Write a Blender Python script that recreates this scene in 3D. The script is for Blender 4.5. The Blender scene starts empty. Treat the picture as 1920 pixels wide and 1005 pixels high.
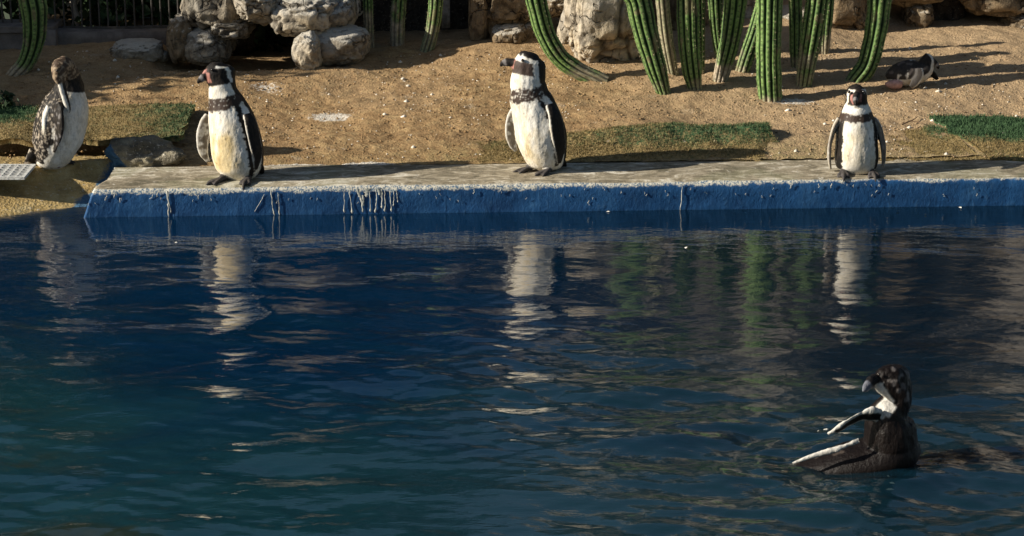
import bpy, bmesh, math, random
import numpy as np
from mathutils import Vector, Matrix, kdtree

random.seed(7)
rng = np.random.default_rng(11)
SC = bpy.context.scene
COL = SC.collection
R = math.radians

# ------------------------------------------------------------------ camera, sky, sun, exposure
FPX, VC, UC = 4180.0, 502.5, 960.0          # focal length in photo pixels, picture centre
PITCH = math.atan(0.2906)
CAM = Vector((0.0, -11.0, 2.9))
cd = bpy.data.cameras.new("camera")
cam = bpy.data.objects.new("camera", cd); COL.objects.link(cam)
cd.sensor_width = 36.0; cd.lens = FPX / 1920 * 36.0
cd.clip_start = 0.1; cd.clip_end = 2000
cam.location = CAM; cam.rotation_euler = (R(90) - PITCH, 0, 0)
SC.camera = cam

LIGHT = Vector((1.32, 0.30, -0.62)).normalized()
SUN_EL = math.asin(-LIGHT.z)
SUN_ROT = math.atan2(-LIGHT.x, -LIGHT.y)
W = bpy.data.worlds.new("World"); SC.world = W; W.use_nodes = True
wn = W.node_tree.nodes; wl = W.node_tree.links
sky = wn.new("ShaderNodeTexSky"); sky.sky_type = 'NISHITA'; sky.sun_disc = False
sky.sun_elevation = SUN_EL; sky.sun_rotation = SUN_ROT
wl.new(sky.outputs[0], wn["Background"].inputs[0]); wn["Background"].inputs[1].default_value = 0.05
sd = bpy.data.lights.new("sun", 'SUN'); sd.energy = 5.0; sd.angle = R(0.5); sd.color = (1.0, 0.92, 0.79)
so = bpy.data.objects.new("sun", sd); COL.objects.link(so)
so.rotation_euler = LIGHT.to_track_quat('-Z', 'Y').to_euler(); so.location = (-10, -4, 8)
SC.view_settings.view_transform = 'Standard'; SC.view_settings.look = 'None'
SC.view_settings.exposure = 0.62; SC.view_settings.gamma = 1.0
SC.view_settings.use_curve_mapping = False
SC.cycles.max_bounces = 8; SC.cycles.transparent_max_bounces = 8
SC.cycles.caustics_reflective = False; SC.cycles.caustics_refractive = False

# ------------------------------------------------------------------ picture point -> place
def ray(u, v):
    c = Vector(((u - UC) / FPX, -(v - VC) / FPX, -1.0))
    m = Matrix.Rotation(R(90) - PITCH, 3, 'X')
    return m @ c
def on_z(u, v, z):
    d = ray(u, v); return CAM + d * ((z - CAM.z) / d.z)
def on_y(u, v, y):
    d = ray(u, v); return CAM + d * ((y - CAM.y) / d.y)
def px(y):                                   # metres per photo pixel at depth y
    return (y - CAM.y) * math.cos(PITCH) / FPX * 1.03

# ------------------------------------------------------------------ noise (vectorised)
def _h(ix, iy, iz, seed):
    n = (ix.astype(np.int64) * 374761393 + iy.astype(np.int64) * 668265263 + iz.astype(np.int64) * 2147483647 + seed * 974634121) & 0xffffffff
    n = ((n ^ (n >> 13)) * 1274126177) & 0xffffffff
    n = ((n ^ (n >> 16)) * 2246822519) & 0xffffffff
    n = n ^ (n >> 15)
    return (n & 0xffffff) / float(0xffffff)
def vnoise(P, seed=0):                        # -1..1
    P = np.asarray(P, float); f = np.floor(P); t = P - f; t = t * t * (3 - 2 * t)
    i = f.astype(np.int64); out = 0
    for dx in (0, 1):
        wx = t[:, 0] if dx else 1 - t[:, 0]
        for dy in (0, 1):
            wy = t[:, 1] if dy else 1 - t[:, 1]
            for dz in (0, 1):
                wz = t[:, 2] if dz else 1 - t[:, 2]
                out = out + wx * wy * wz * _h(i[:, 0] + dx, i[:, 1] + dy, i[:, 2] + dz, seed)
    return out * 2 - 1
def fbm(P, octv=4, seed=0, gain=0.5):
    P = np.asarray(P, float); a = 1.0; s = 0; k = 1.0
    for o in range(octv):
        s = s + a * vnoise(P * k + o * 17.3, seed + o); a *= gain; k *= 2.03
    return s
def worley(P, seed=0):                        # F2 - F1 and cell value
    P = np.asarray(P, float); f = np.floor(P).astype(np.int64)
    d1 = np.full(len(P), 9.0); d2 = np.full(len(P), 9.0); cv = np.zeros(len(P))
    for dx in (-1, 0, 1):
        for dy in (-1, 0, 1):
            for dz in (-1, 0, 1):
                c = f + np.array((dx, dy, dz))
                q = np.stack([c[:, 0] + _h(c[:, 0], c[:, 1], c[:, 2], seed), c[:, 1] + _h(c[:, 0], c[:, 1], c[:, 2], seed + 1), c[:, 2] + _h(c[:, 0], c[:, 1], c[:, 2], seed + 2)], 1)
                d = np.linalg.norm(P - q, axis=1); val = _h(c[:, 0], c[:, 1], c[:, 2], seed + 3)
                near = d < d1
                d2 = np.where(near, d1, np.minimum(d2, d)); cv = np.where(near, val, cv); d1 = np.where(near, d, d1)
    return d2 - d1, cv
def sstep(a, b, x):
    t = np.clip((np.asarray(x, float) - a) / (b - a), 0, 1); return t * t * (3 - 2 * t)

# ------------------------------------------------------------------ mesh helpers
def mesh_np(name, V, F, smooth=True):
    V = np.asarray(V, np.float32); F = np.asarray(F, np.int32); k = F.shape[1]
    m = bpy.data.meshes.new(name)
    m.vertices.add(len(V)); m.vertices.foreach_set("co", V.ravel())
    m.loops.add(F.size); m.loops.foreach_set("vertex_index", F.ravel())
    m.polygons.add(len(F))
    m.polygons.foreach_set("loop_start", np.arange(0, F.size, k, dtype=np.int32))
    m.polygons.foreach_set("loop_total", np.full(len(F), k, np.int32))
    m.update(calc_edges=True); m.validate()
    if smooth: m.polygons.foreach_set("use_smooth", np.ones(len(m.polygons), bool))
    return m
def set_col(m, C, name="Col"):
    a = m.color_attributes.new(name, 'FLOAT_COLOR', 'POINT')
    C = np.asarray(C, np.float32)
    if C.shape[1] == 3: C = np.concatenate([C, np.ones((len(C), 1), np.float32)], 1)
    a.data.foreach_set("color", C.ravel())
def set_f(m, name, f):
    a = m.attributes.new(name, 'FLOAT', 'POINT'); a.data.foreach_set("value", np.asarray(f, np.float32))
def link(name, m, mat=None, parent=None, kind=None):
    o = bpy.data.objects.new(name, m); COL.objects.link(o)
    if mat is not None and hasattr(m, "materials") and not len(m.materials): m.materials.append(mat)
    if parent is not None: o.parent = parent
    if kind: o["kind"] = kind
    return o
def tag(o, label, cat, group=None):
    o["label"] = label; o["category"] = cat
    if group: o["group"] = group
    return o
def thing(name, label, cat, loc=(0, 0, 0), group=None):
    o = bpy.data.objects.new(name, None); COL.objects.link(o); o.location = loc
    o.empty_display_size = 0.1
    return tag(o, label, cat, group)
def grid_faces(nu, nv, wrap=False):
    i = np.arange(nu - 1)[:, None]; j = np.arange(nv if wrap else nv - 1)[None, :]
    j2 = (j + 1) % nv
    return np.stack([(i * nv + j), ((i + 1) * nv + j), ((i + 1) * nv + j2), (i * nv + j2)], -1).reshape(-1, 4)
def catmull(A, n):
    A = np.asarray(A, float); m = len(A)
    Pp = np.vstack([2 * A[0] - A[1], A, 2 * A[-1] - A[-2]])
    t = np.linspace(0, m - 1, n); i = np.minimum(t.astype(int), m - 2); f = (t - i)[:, None]
    p0, p1, p2, p3 = Pp[i], Pp[i + 1], Pp[i + 2], Pp[i + 3]
    return 0.5 * (2 * p1 + (p2 - p0) * f + (2 * p0 - 5 * p1 + 4 * p2 - p3) * f ** 2 + (3 * p1 - p0 - 3 * p2 + p3) * f ** 3)
def box_bm(bm, c, s, rot=None):
    r = bmesh.ops.create_cube(bm, size=1.0)
    M = Matrix.Translation(c) @ (rot.to_4x4() if rot else Matrix.Identity(4)) @ Matrix.Diagonal((*s, 1))
    bmesh.ops.transform(bm, matrix=M, verts=r['verts']); return r['verts']
def bm_mesh(name, bm, smooth=False):
    m = bpy.data.meshes.new(name); bm.normal_update(); bm.to_mesh(m); bm.free()
    if smooth: m.polygons.foreach_set("use_smooth", np.ones(len(m.polygons), bool))
    return m
def tube(P, rad, n=8, wob=0.0, seed=0):       # tapered tube along points -> verts, quads
    P = np.asarray(P, float); rad = np.asarray(rad, float); k = len(P)
    T = np.gradient(P, axis=0); T /= np.linalg.norm(T, axis=1)[:, None] + 1e-9
    ref = np.array((0.0, 1, 0)) if abs(T[:, 1]).mean() < .8 else np.array((1.0, 0, 0))
    S = np.cross(T, ref); S /= np.linalg.norm(S, axis=1)[:, None] + 1e-9; B = np.cross(S, T)
    a = np.linspace(0, 2 * np.pi, n, endpoint=False)
    V = P[:, None] + rad[:, None, None] * (np.cos(a)[None, :, None] * S[:, None] + np.sin(a)[None, :, None] * B[:, None])
    V = V.reshape(-1, 3)
    if wob: V = V + wob * np.stack([vnoise(V * 25, seed + q) for q in range(3)], 1)
    return V, grid_faces(k, n, True)

# ------------------------------------------------------------------ materials
class M:
    def __init__(s, name):
        s.m = bpy.data.materials.new(name); s.m.use_nodes = True
        s.t = s.m.node_tree; s.b = s.t.nodes["Principled BSDF"]
    def n(s, typ, **kw):
        x = s.t.nodes.new("ShaderNode" + typ)
        for k, v in kw.items():
            if k.startswith("i_"): x.inputs[int(k[2:]) if k[2:].isdigit() else k[2:].replace("_", " ")].default_value = v
            else: setattr(x, k, v)
        return x
    def l(s, a, b): s.t.links.new(a, b)
    def coord(s, which="Object"): return s.n("TexCoord").outputs[which]
    def pos(s): return s.n("NewGeometry").outputs["Position"]
    def mapping(s, vec, scale):
        x = s.n("Mapping"); x.inputs["Scale"].default_value = scale; s.l(vec, x.inputs[0]); return x.outputs[0]
    def noise(s, vec, scale, detail=4, rough=.55, dist=0):
        x = s.n("TexNoise"); x.inputs["Scale"].default_value = scale; x.inputs["Detail"].default_value = detail
        x.inputs["Roughness"].default_value = rough; x.inputs["Distortion"].default_value = dist
        s.l(vec, x.inputs["Vector"]); return x.outputs["Fac"]
    def ramp(s, fac, stops):
        x = s.n("ValToRGB"); e = x.color_ramp.elements
        while len(e) < len(stops): e.new(.5)
        for q, (p, c) in zip(e, stops): q.position = p; q.color = (*c, 1) if len(c) == 3 else c
        s.l(fac, x.inputs[0]); return x.outputs[0]
    def mix(s, fac, a, b, blend='MIX'):
        x = s.n("Mix", data_type='RGBA', blend_type=blend)
        for val, sock in ((fac, x.inputs[0]), (a, x.inputs[6]), (b, x.inputs[7])):
            if hasattr(val, "links"): s.l(val, sock)
            else: sock.default_value = val if not isinstance(val, tuple) else (*val, 1)
        return x.outputs[2]
    def math(s, op, a, b=0.0, c=0.0):
        x = s.n("Math", operation=op)
        for val, sock in zip((a, b, c), x.inputs):
            if hasattr(val, "links"): s.l(val, sock)
            else: sock.default_value = val
        return x.outputs[0]
    def attr(s, name, out="Color"):
        x = s.n("Attribute"); x.attribute_name = name; return x.outputs[out]
    def rng(s, v, a, b, c=0.0, d=1.0):
        x = s.n("MapRange"); s.l(v, x.inputs[0])
        for i, q in enumerate((a, b, c, d)): x.inputs[i + 1].default_value = q
        x.interpolation_type = 'SMOOTHSTEP'; return x.outputs[0]
    def sep(s, v):
        x = s.n("SeparateXYZ"); s.l(v, x.inputs[0]); return x.outputs
    def bump(s, h, strength=.5, dist=.01, normal=None):
        x = s.n("Bump"); x.inputs["Strength"].default_value = strength; x.inputs["Distance"].default_value = dist
        s.l(h, x.inputs["Height"])
        if normal is not None: s.l(normal, x.inputs["Normal"])
        return x.outputs[0]
    def out(s, col=None, rough=.8, normal=None, spec=.3):
        if col is not None:
            if hasattr(col, "links"): s.l(col, s.b.inputs["Base Color"])
            else: s.b.inputs["Base Color"].default_value = (*col, 1)
        if hasattr(rough, "links"): s.l(rough, s.b.inputs["Roughness"])
        else: s.b.inputs["Roughness"].default_value = rough
        s.b.inputs["Specular IOR Level"].default_value = spec
        if normal is not None: s.l(normal, s.b.inputs["Normal"])
        return s.m

def mat_sand():
    x = M("sand"); p = x.pos()
    n1 = x.noise(p, 1.6, 5, .6); n2 = x.noise(p, 16, 5, .65); n3 = x.noise(p, 90, 3, .6)
    c = x.ramp(n2, [(.28, (.17, .088, .027)), (.48, (.33, .203, .088)), (.68, (.48, .33, .155))])
    sp = x.sep(p)
    c = x.mix(x.math('MULTIPLY', x.rng(x.math('ADD', n1, x.math('MULTIPLY', x.math('SUBTRACT', sp[1], 1.4), .10)), .46, .64), .5), c, (.46, .31, .165))
    c = x.mix(x.math('MULTIPLY', x.rng(x.noise(p, 3.1, 4, .65, .5), .50, .66), .55), c, (.20, .105, .035))
    c = x.mix(x.math('MULTIPLY', x.rng(x.noise(p, 5.5, 5, .7), .60, .72), .5), c, (.58, .50, .38))
    c = x.mix(x.math('MULTIPLY', x.rng(sp[0], .1, 1.6), .5), c, (.52, .39, .25))
    c = x.mix(x.math('MULTIPLY', x.attr("algae", "Fac"), x.rng(n2, .3, .6)), c, (.16, .17, .05))
    c = x.mix(x.math('MULTIPLY', x.rng(n3, .36, .58, .9, 0), .45), c, (.13, .068, .024))
    c = x.mix(x.math('MULTIPLY', x.rng(n3, .60, .72), .5), c, (.62, .50, .32))
    c = x.mix(.22, c, (.36, .275, .175))
    d = x.rng(x.math('ADD', x.attr("drop", "Fac"), x.math('MULTIPLY', x.noise(p, 45, 4, .7), .9)), .98, 1.1)
    c = x.mix(x.math('MULTIPLY', d, .8), c, (.70, .66, .58))
    return x.out(c, .95, x.bump(x.math('ADD', n3, x.math('MULTIPLY', n2, 1.5)), .9, .012), .1)
def mat_rock(name, tan, grey, dark, sc=1.0):
    x = M(name); p = x.coord("Object"); g = x.pos()
    n1 = x.noise(g, 3.2 * sc, 6, .62); n2 = x.noise(g, 14 * sc, 6, .65, .4); n3 = x.noise(g, 70, 3, .7)
    c = x.ramp(n1, [(.42, tan), (.66, grey)])
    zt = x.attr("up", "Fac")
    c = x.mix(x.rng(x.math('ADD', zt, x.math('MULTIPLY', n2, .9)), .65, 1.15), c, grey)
    c = x.mix(x.rng(n2, .36, .56, .8, 0), c, dark)
    c = x.mix(x.math('MULTIPLY', x.rng(n3, .55, .75), .3), c, (.62, .55, .42))
    c = x.mix(x.attr("crack", "Fac"), c, (.03, .022, .015))
    vo = x.n("TexVoronoi", feature='DISTANCE_TO_EDGE'); vo.inputs["Scale"].default_value = 5 * sc
    wv = x.n("Mix", data_type='VECTOR'); nz = x.n("TexNoise"); nz.inputs["Scale"].default_value = 6 * sc; x.l(g, nz.inputs["Vector"]); wv.inputs[0].default_value = .35; x.l(g, wv.inputs[4]); x.l(nz.outputs["Color"], wv.inputs[5]); x.l(wv.outputs[1], vo.inputs["Vector"])
    ck = x.math('MULTIPLY', x.rng(vo.outputs["Distance"], 0, .035, 1, 0), x.rng(n1, .45, .6))
    c = x.mix(x.math('MULTIPLY', ck, .75), c, (.04, .03, .022))
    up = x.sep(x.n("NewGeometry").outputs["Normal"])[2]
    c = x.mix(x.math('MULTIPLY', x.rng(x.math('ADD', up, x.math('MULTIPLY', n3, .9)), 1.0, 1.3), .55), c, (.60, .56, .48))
    bn = x.bump(x.math('SUBTRACT', n2, ck), .9, .03); bn = x.bump(n3, .6, .008, bn)
    return x.out(c, .9, bn, .15)
def mat_cactus():
    x = M("cactus_skin"); p = x.pos()
    c = x.attr("Col"); n = x.noise(p, 60, 3, .7)
    c = x.mix(x.rng(n, .3, .7, .45, 0), c, (.012, .035, .010))
    return x.out(c, .6, x.bump(n, .35, .004), .3)
def mat_plumage():
    x = M("plumage"); p = x.coord("Object")
    c = x.attr("Col"); q = x.mapping(p, (1, 1, .45))
    n = x.noise(q, 75, 4, .7); n2 = x.noise(q, 260, 2, .6)
    c = x.mix(x.rng(n, .30, .60, .6, 0), c, x.mix(.55, c, (.07, .055, .04)))
    c = x.mix(x.rng(x.noise(x.mapping(p, (1, 1, .5)), 16, 5, .7), .42, .66, 0, .7), c, x.mix(1.0, c, (.82, .75, .60), 'MULTIPLY'))
    return x.out(c, .6, x.bump(x.math('ADD', n, x.math('MULTIPLY', n2, .4)), .35, .005), .18)
def mat_wet():
    x = M("wet_plumage"); p = x.coord("Object"); n = x.noise(x.mapping(p, (1, 1, .5)), 60, 4, .7)
    c = x.mix(x.rng(n, .3, .62, .5, 0), x.attr("Col"), (.004, .003, .003))
    c = x.mix(1.0, c, (.8, .8, .8), 'MULTIPLY')
    return x.out(c, .45, x.bump(n, .7, .007), .16)
def mat_simple(name, col, rough=.8, sc=30, var=.35, bump=.3, spec=.3):
    x = M(name); p = x.pos(); n = x.noise(p, sc, 5, .65)
    c = x.mix(x.rng(n, .3, .7), tuple(a * (1 - var) for a in col), tuple(min(1, a * (1 + var)) for a in col))
    return x.out(c, rough, x.bump(n, bump, .01), spec)
def mat_turf():
    x = M("artificial_turf"); p = x.pos()
    n = x.noise(p, 9, 5, .7); n2 = x.noise(p, 130, 2, .6); n6 = x.noise(p, 60, 3, .7)
    g = x.ramp(n2, [(.3, (.020, .058, .020)), (.7, (.085, .150, .070))])
    b = x.ramp(n6, [(.3, (.13, .10, .035)), (.5, (.24, .175, .075)), (.7, (.36, .27, .13))])
    f = x.math('ADD', x.attr("worn", "Fac"), x.math('MULTIPLY', x.math('SUBTRACT', n, .5), 1.1))
    f = x.math('ADD', f, x.math('MULTIPLY', x.math('SUBTRACT', n6, .5), 1.6))
    c = x.mix(x.rng(f, .2, .85), g, b)
    d = x.rng(x.noise(p, 30, 3, .6), .69, .73)
    c = x.mix(x.math('MULTIPLY', d, .6), c, (.62, .58, .50))
    return x.out(c, .8, x.bump(n2, .8, .008), .2)
def mat_ledge():
    x = M("painted_concrete"); p = x.coord("Object"); s = x.sep(p)
    nz = x.sep(x.n("NewGeometry").outputs["Normal"])[2]
    ns = x.noise(x.mapping(p, (2.2, 4.5, 4.5)), 3, 6, .72, 1.2); n2 = x.noise(p, 24, 5, .72); n3 = x.noise(x.mapping(p, (1.6, 1, .8)), 30, 4, .65, .8)
    n4 = x.noise(p, 110, 3, .6); n5 = x.noise(p, 4, 4, .6)
    blue = x.ramp(x.noise(p, 5, 6, .65), [(.3, (.009, .050, .140)), (.55, (.014, .079, .210)), (.75, (.034, .118, .26))])
    blue = x.mix(x.rng(n3, .54, .70, 0, .35), blue, (.07, .16, .28))
    blue = x.mix(x.rng(n3, .30, .44, .45, 0), blue, (.006, .035, .12))
    top = x.ramp(x.math('ADD', ns, x.math('MULTIPLY', x.math('SUBTRACT', x.noise(x.mapping(p, (1, 1.6, 1)), 1.3, 3, .6), .5), .55)), [(.34, (.12, .105, .07)), (.46, (.25, .21, .145)), (.55, (.38, .33, .24)), (.66, (.70, .65, .54))])
    top = x.mix(x.rng(n2, .58, .70, 0, .6), top, (.68, .64, .54))
    top = x.mix(x.rng(n2, .28, .42, .6, 0), top, (.10, .085, .06))
    top = x.mix(x.rng(x.noise(p, 2.6, 4, .6), .5, .62, 0, .35), top, (.16, .17, .09))
    edge = x.math('ADD', s[2], x.math('MULTIPLY', x.math('SUBTRACT', n2, .5), .055))
    edge = x.math('ADD', edge, x.math('MULTIPLY', x.math('SUBTRACT', x.noise(x.mapping(p, (1, 0, 0)), 2.6, 4, .65), .46), .075))
    edge = x.math('ADD', edge, x.rng(s[0], 2.0, 4.0, .004, -.012))
    worn = x.rng(edge, .122, .134)
    edgec = x.mix(x.rng(n4, .40, .56), (.12, .19, .27), (.68, .64, .53))
    c = x.mix(worn, blue, edgec)
    c = x.mix(x.rng(nz, .6, .85), c, top)
    c = x.mix(x.rng(x.math('ADD', s[2], x.math('MULTIPLY', x.math('SUBTRACT', n5, .5), .02)), .008, -.012), c, (.006, .032, .075))
    return x.out(c, x.rng(nz, .5, .9, .55, .9), x.bump(x.math('ADD', n2, x.math('MULTIPLY', n3, .5)), .45, .010), .3)
def mat_ramp(nm="ramp_concrete", cs=((.20, .135, .05), (.42, .30, .12), (.55, .43, .22))):
    x = M(nm); p = x.pos(); s = x.sep(p)
    n = x.noise(p, 9, 6, .68); n2 = x.noise(p, 60, 3, .6)
    c = x.ramp(n, [(.3, cs[0]), (.5, cs[1]), (.7, cs[2])])
    c = x.mix(x.rng(n2, .58, .7, 0, .7), c, (.6, .55, .45))
    bl = x.rng(x.math('ADD', x.attr("paint", "Fac"), x.math('MULTIPLY', x.math('SUBTRACT', n, .5), .9)), .45, .6)
    c = x.mix(bl, c, (.05, .12, .20))
    c = x.mix(x.rng(x.math('ADD', s[2], x.math('MULTIPLY', n, .05)), .02, -.06), c, (.006, .025, .045)) if nm == 'ramp_concrete' else c
    return x.out(c, .8, x.bump(x.math('ADD', n, n2), .9, .016), .3)
def mat_water():
    x = M("pool_water"); t = x.t; t.nodes.remove(x.b)
    p = x.pos(); q = x.mapping(p, (1, 2.6, 1))
    h = x.math('ADD', x.noise(q, 7, 4, .55), x.math('MULTIPLY', x.noise(q, 26, 2, .5), .25))
    bn = x.bump(h, .11, .02)
    dt = x.n("VectorMath", operation='DOT_PRODUCT'); x.l(bn, dt.inputs[0]); x.l(x.n("NewGeometry").outputs["Incoming"], dt.inputs[1])
    co = x.math('ABSOLUTE', dt.outputs["Value"])
    fr = x.n("Math", operation='MULTIPLY_ADD', use_clamp=True); x.l(x.math('POWER', x.math('SUBTRACT', 1.0, co), 3.1), fr.inputs[0]); fr.inputs[1].default_value = .95; fr.inputs[2].default_value = .02
    tr = x.n("BsdfTransparent"); tr.inputs[0].default_value = (.62, .76, .82, 1)
    gl = x.n("BsdfGlossy"); gl.inputs["Roughness"].default_value = .03; x.l(bn, gl.inputs["Normal"])
    # cloudy water: part of the light is scattered back by suspended matter
    mk = x.n("BsdfDiffuse"); x.l(bn, mk.inputs["Normal"])
    m1 = x.noise(x.mapping(p, (1, 1.5, 1)), .55, 4, .6, .5); sp = x.sep(p)
    teal = x.math('ADD', x.math('MULTIPLY', sp[1], -.16), x.math('MULTIPLY', sp[0], -.02))
    x.l(x.mix(x.rng(x.math('ADD', teal, m1), .72, 1.15), x.mix(x.rng(x.math('ADD', sp[0], x.math('MULTIPLY', m1, 1.2)), -.1, 1.9), (.0008, .0215, .062), (.0018, .0125, .026)), x.mix(x.rng(sp[0], -1.5, 1.2), (.0085, .046, .060), (.0065, .027, .036))), mk.inputs["Color"])
    ol = x.math('MULTIPLY', x.rng(x.noise(p, 1.5, 4, .65), .52, .64), x.rng(x.math('ADD', sp[0], sp[1]), -4.6, -5.6))
    x.l(x.mix(x.math('MULTIPLY', ol, .8), mk.inputs['Color'].links[0].from_socket, (.030, .034, .014)), mk.inputs['Color'])
    my = x.n("MixShader"); my.inputs[0].default_value = .68; x.l(tr.outputs[0], my.inputs[1]); x.l(mk.outputs[0], my.inputs[2])
    mx = x.n("MixShader"); x.l(fr.outputs[0], mx.inputs[0]); x.l(my.outputs[0], mx.inputs[1]); x.l(gl.outputs[0], mx.inputs[2])
    x.l(mx.outputs[0], t.nodes["Material Output"].inputs["Surface"])
    return x.m
def mat_floor():
    x = M("pool_paint"); p = x.pos(); s = x.sep(p)
    n = x.noise(p, 1.1, 4, .6, .6); n2 = x.noise(p, 4, 5, .6, .8)
    c = x.ramp(n2, [(.3, (.006, .040, .085)), (.7, (.014, .075, .125))])
    sh = x.rng(x.math('ADD', s[2], x.math('MULTIPLY', n, .5)), -.62, -.30)
    c = x.mix(sh, c, x.ramp(n2, [(.35, (.03, .17, .22)), (.65, (.07, .27, .30))]))
    c = x.mix(x.math('MULTIPLY', x.rng(x.noise(p, 1.7, 3, .6), .56, .66), sh), c, (.10, .13, .05))
    return x.out(c, .7, x.bump(n2, .3, .03), .2)
def mat_leaf(name, a, b):
    x = M(name); n = x.noise(x.pos(), 3, 3, .6)
    r = x.n("ObjectInfo")
    return x.out(x.mix(x.rng(n, .35, .65), a, b), .6, None, .3)

MAT = dict(
    sand=mat_sand(), turf=mat_turf(), ledge=mat_ledge(), ramp=mat_ramp(), water=mat_water(), floor=mat_floor(),
    cactus=mat_cactus(), plum=mat_plumage(), wet=mat_wet(),
    lump=mat_ramp("dark_mottled_concrete", ((.05, .045, .03), (.16, .14, .10), (.34, .30, .20))),  # concrete in darker, more mottled tones than the ramp
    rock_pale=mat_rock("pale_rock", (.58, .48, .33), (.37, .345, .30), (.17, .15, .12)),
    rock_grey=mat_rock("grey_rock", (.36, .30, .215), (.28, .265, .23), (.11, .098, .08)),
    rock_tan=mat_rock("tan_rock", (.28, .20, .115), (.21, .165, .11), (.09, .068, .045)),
    rock_dark_shade=mat_rock("dark_shaded_rock", (.07, .055, .042), (.055, .048, .04), (.025, .021, .018)),  # shade of the caves and back wall is put into this colour
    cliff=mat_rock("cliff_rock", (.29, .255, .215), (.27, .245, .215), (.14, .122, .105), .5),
    wall=mat_simple("grey_render", (.16, .14, .125), .9, 8, .35, .5),
    iron=mat_simple("dark_iron", (.055, .05, .045), .55, 40, .4, .2),
    drip=mat_simple("lime_stain", (.50, .50, .44), .9, 40, .3, .3),
    white=mat_simple("dried_droppings", (.74, .71, .62), .85, 60, .12, .4),
    speck=mat_simple("pale_specks", (.66, .60, .50), .9, 50, .3, .3),
    spine=mat_simple("spines", (.34, .29, .19), .8, 30, .5, 0),
    steel=mat_simple("galvanised_steel", (.60, .60, .57), .5, 60, .3, .3),
    bark=mat_simple("pale_bark", (.30, .255, .21), .9, 30, .4, .6),
    twig=mat_simple("dry_twig", (.13, .08, .045), .9, 60, .4, .4),
    leaf=mat_leaf("dark_leaves", (.012, .030, .010), (.030, .060, .018)),
    leaf_b=mat_leaf("olive_leaves", (.03, .045, .012), (.07, .09, .03)),
    sump_shade=mat_simple("drain_shade", (.012, .011, .010), .9, 30, .3, .3),  # black colour stands in for shade in the grate openings
    eye=mat_simple("eye_gloss", (.02, .012, .008), .15, 40, .2, 0, .6),
    pot=mat_simple("earth", (.10, .07, .045), .95, 20, .3, .6),
)

# ------------------------------------------------------------------ terrain
def T(x, y):
    x = np.asarray(x, float); y = np.asarray(y, float)
    r = sstep(.2, 2.0, x); l = sstep(-1.0, -3.4, x)
    s = .077 + .006 * r + .004 * np.sin(x * 1.3)
    up = .166 + s * (y - .40)
    cap = .315 + .12 * r - .02 * l + .022 * np.sin(x * 2.1 + .5) * (1 - r)
    k = .02
    z = -k * np.log(np.exp(-up / k) + np.exp(-cap / k))
    P = np.stack([x, y, np.zeros_like(x)], -1).reshape(-1, 3)
    z = z - .13 * sstep(-.95, -1.12, x) * sstep(-2.3, -2.05, x) * sstep(2.28, 2.6, y)
    far = sstep(.42, .9, y)
    z = z + far * (.032 * fbm(P * 1.7, 3, 3) + .006 * fbm(P * 9, 2, 9)).reshape(x.shape)
    return z
def on_ground(u, v):
    d = ray(u, v); lo = 11.3 / d.y
    ts = np.linspace(10.6 / d.y, 22 / d.y, 900)
    X = CAM.x + d.x * ts; Y = CAM.y + d.y * ts; Z = CAM.z + d.z * ts
    below = np.nonzero(Z < T(X, Y))[0]
    k = below[0] if len(below) else len(ts) - 1
    return Vector((X[k], Y[k], float(T(X[k:k + 1], Y[k:k + 1])[0])))

# the waterline of the pool edge, left end to far right
WA = on_z(157, 408, 0.0); WB = on_z(1920, 385.5, 0.0)
EDIR = (WB - WA).normalized(); ENRM = Vector((-EDIR.y, EDIR.x, 0))
EANG = math.atan2(EDIR.y, EDIR.x)
LEDGE_TOP, LEDGE_W = .155, .40
def led(e, n, z): return WA + EDIR * e + ENRM * n + Vector((0, 0, z))

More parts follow.
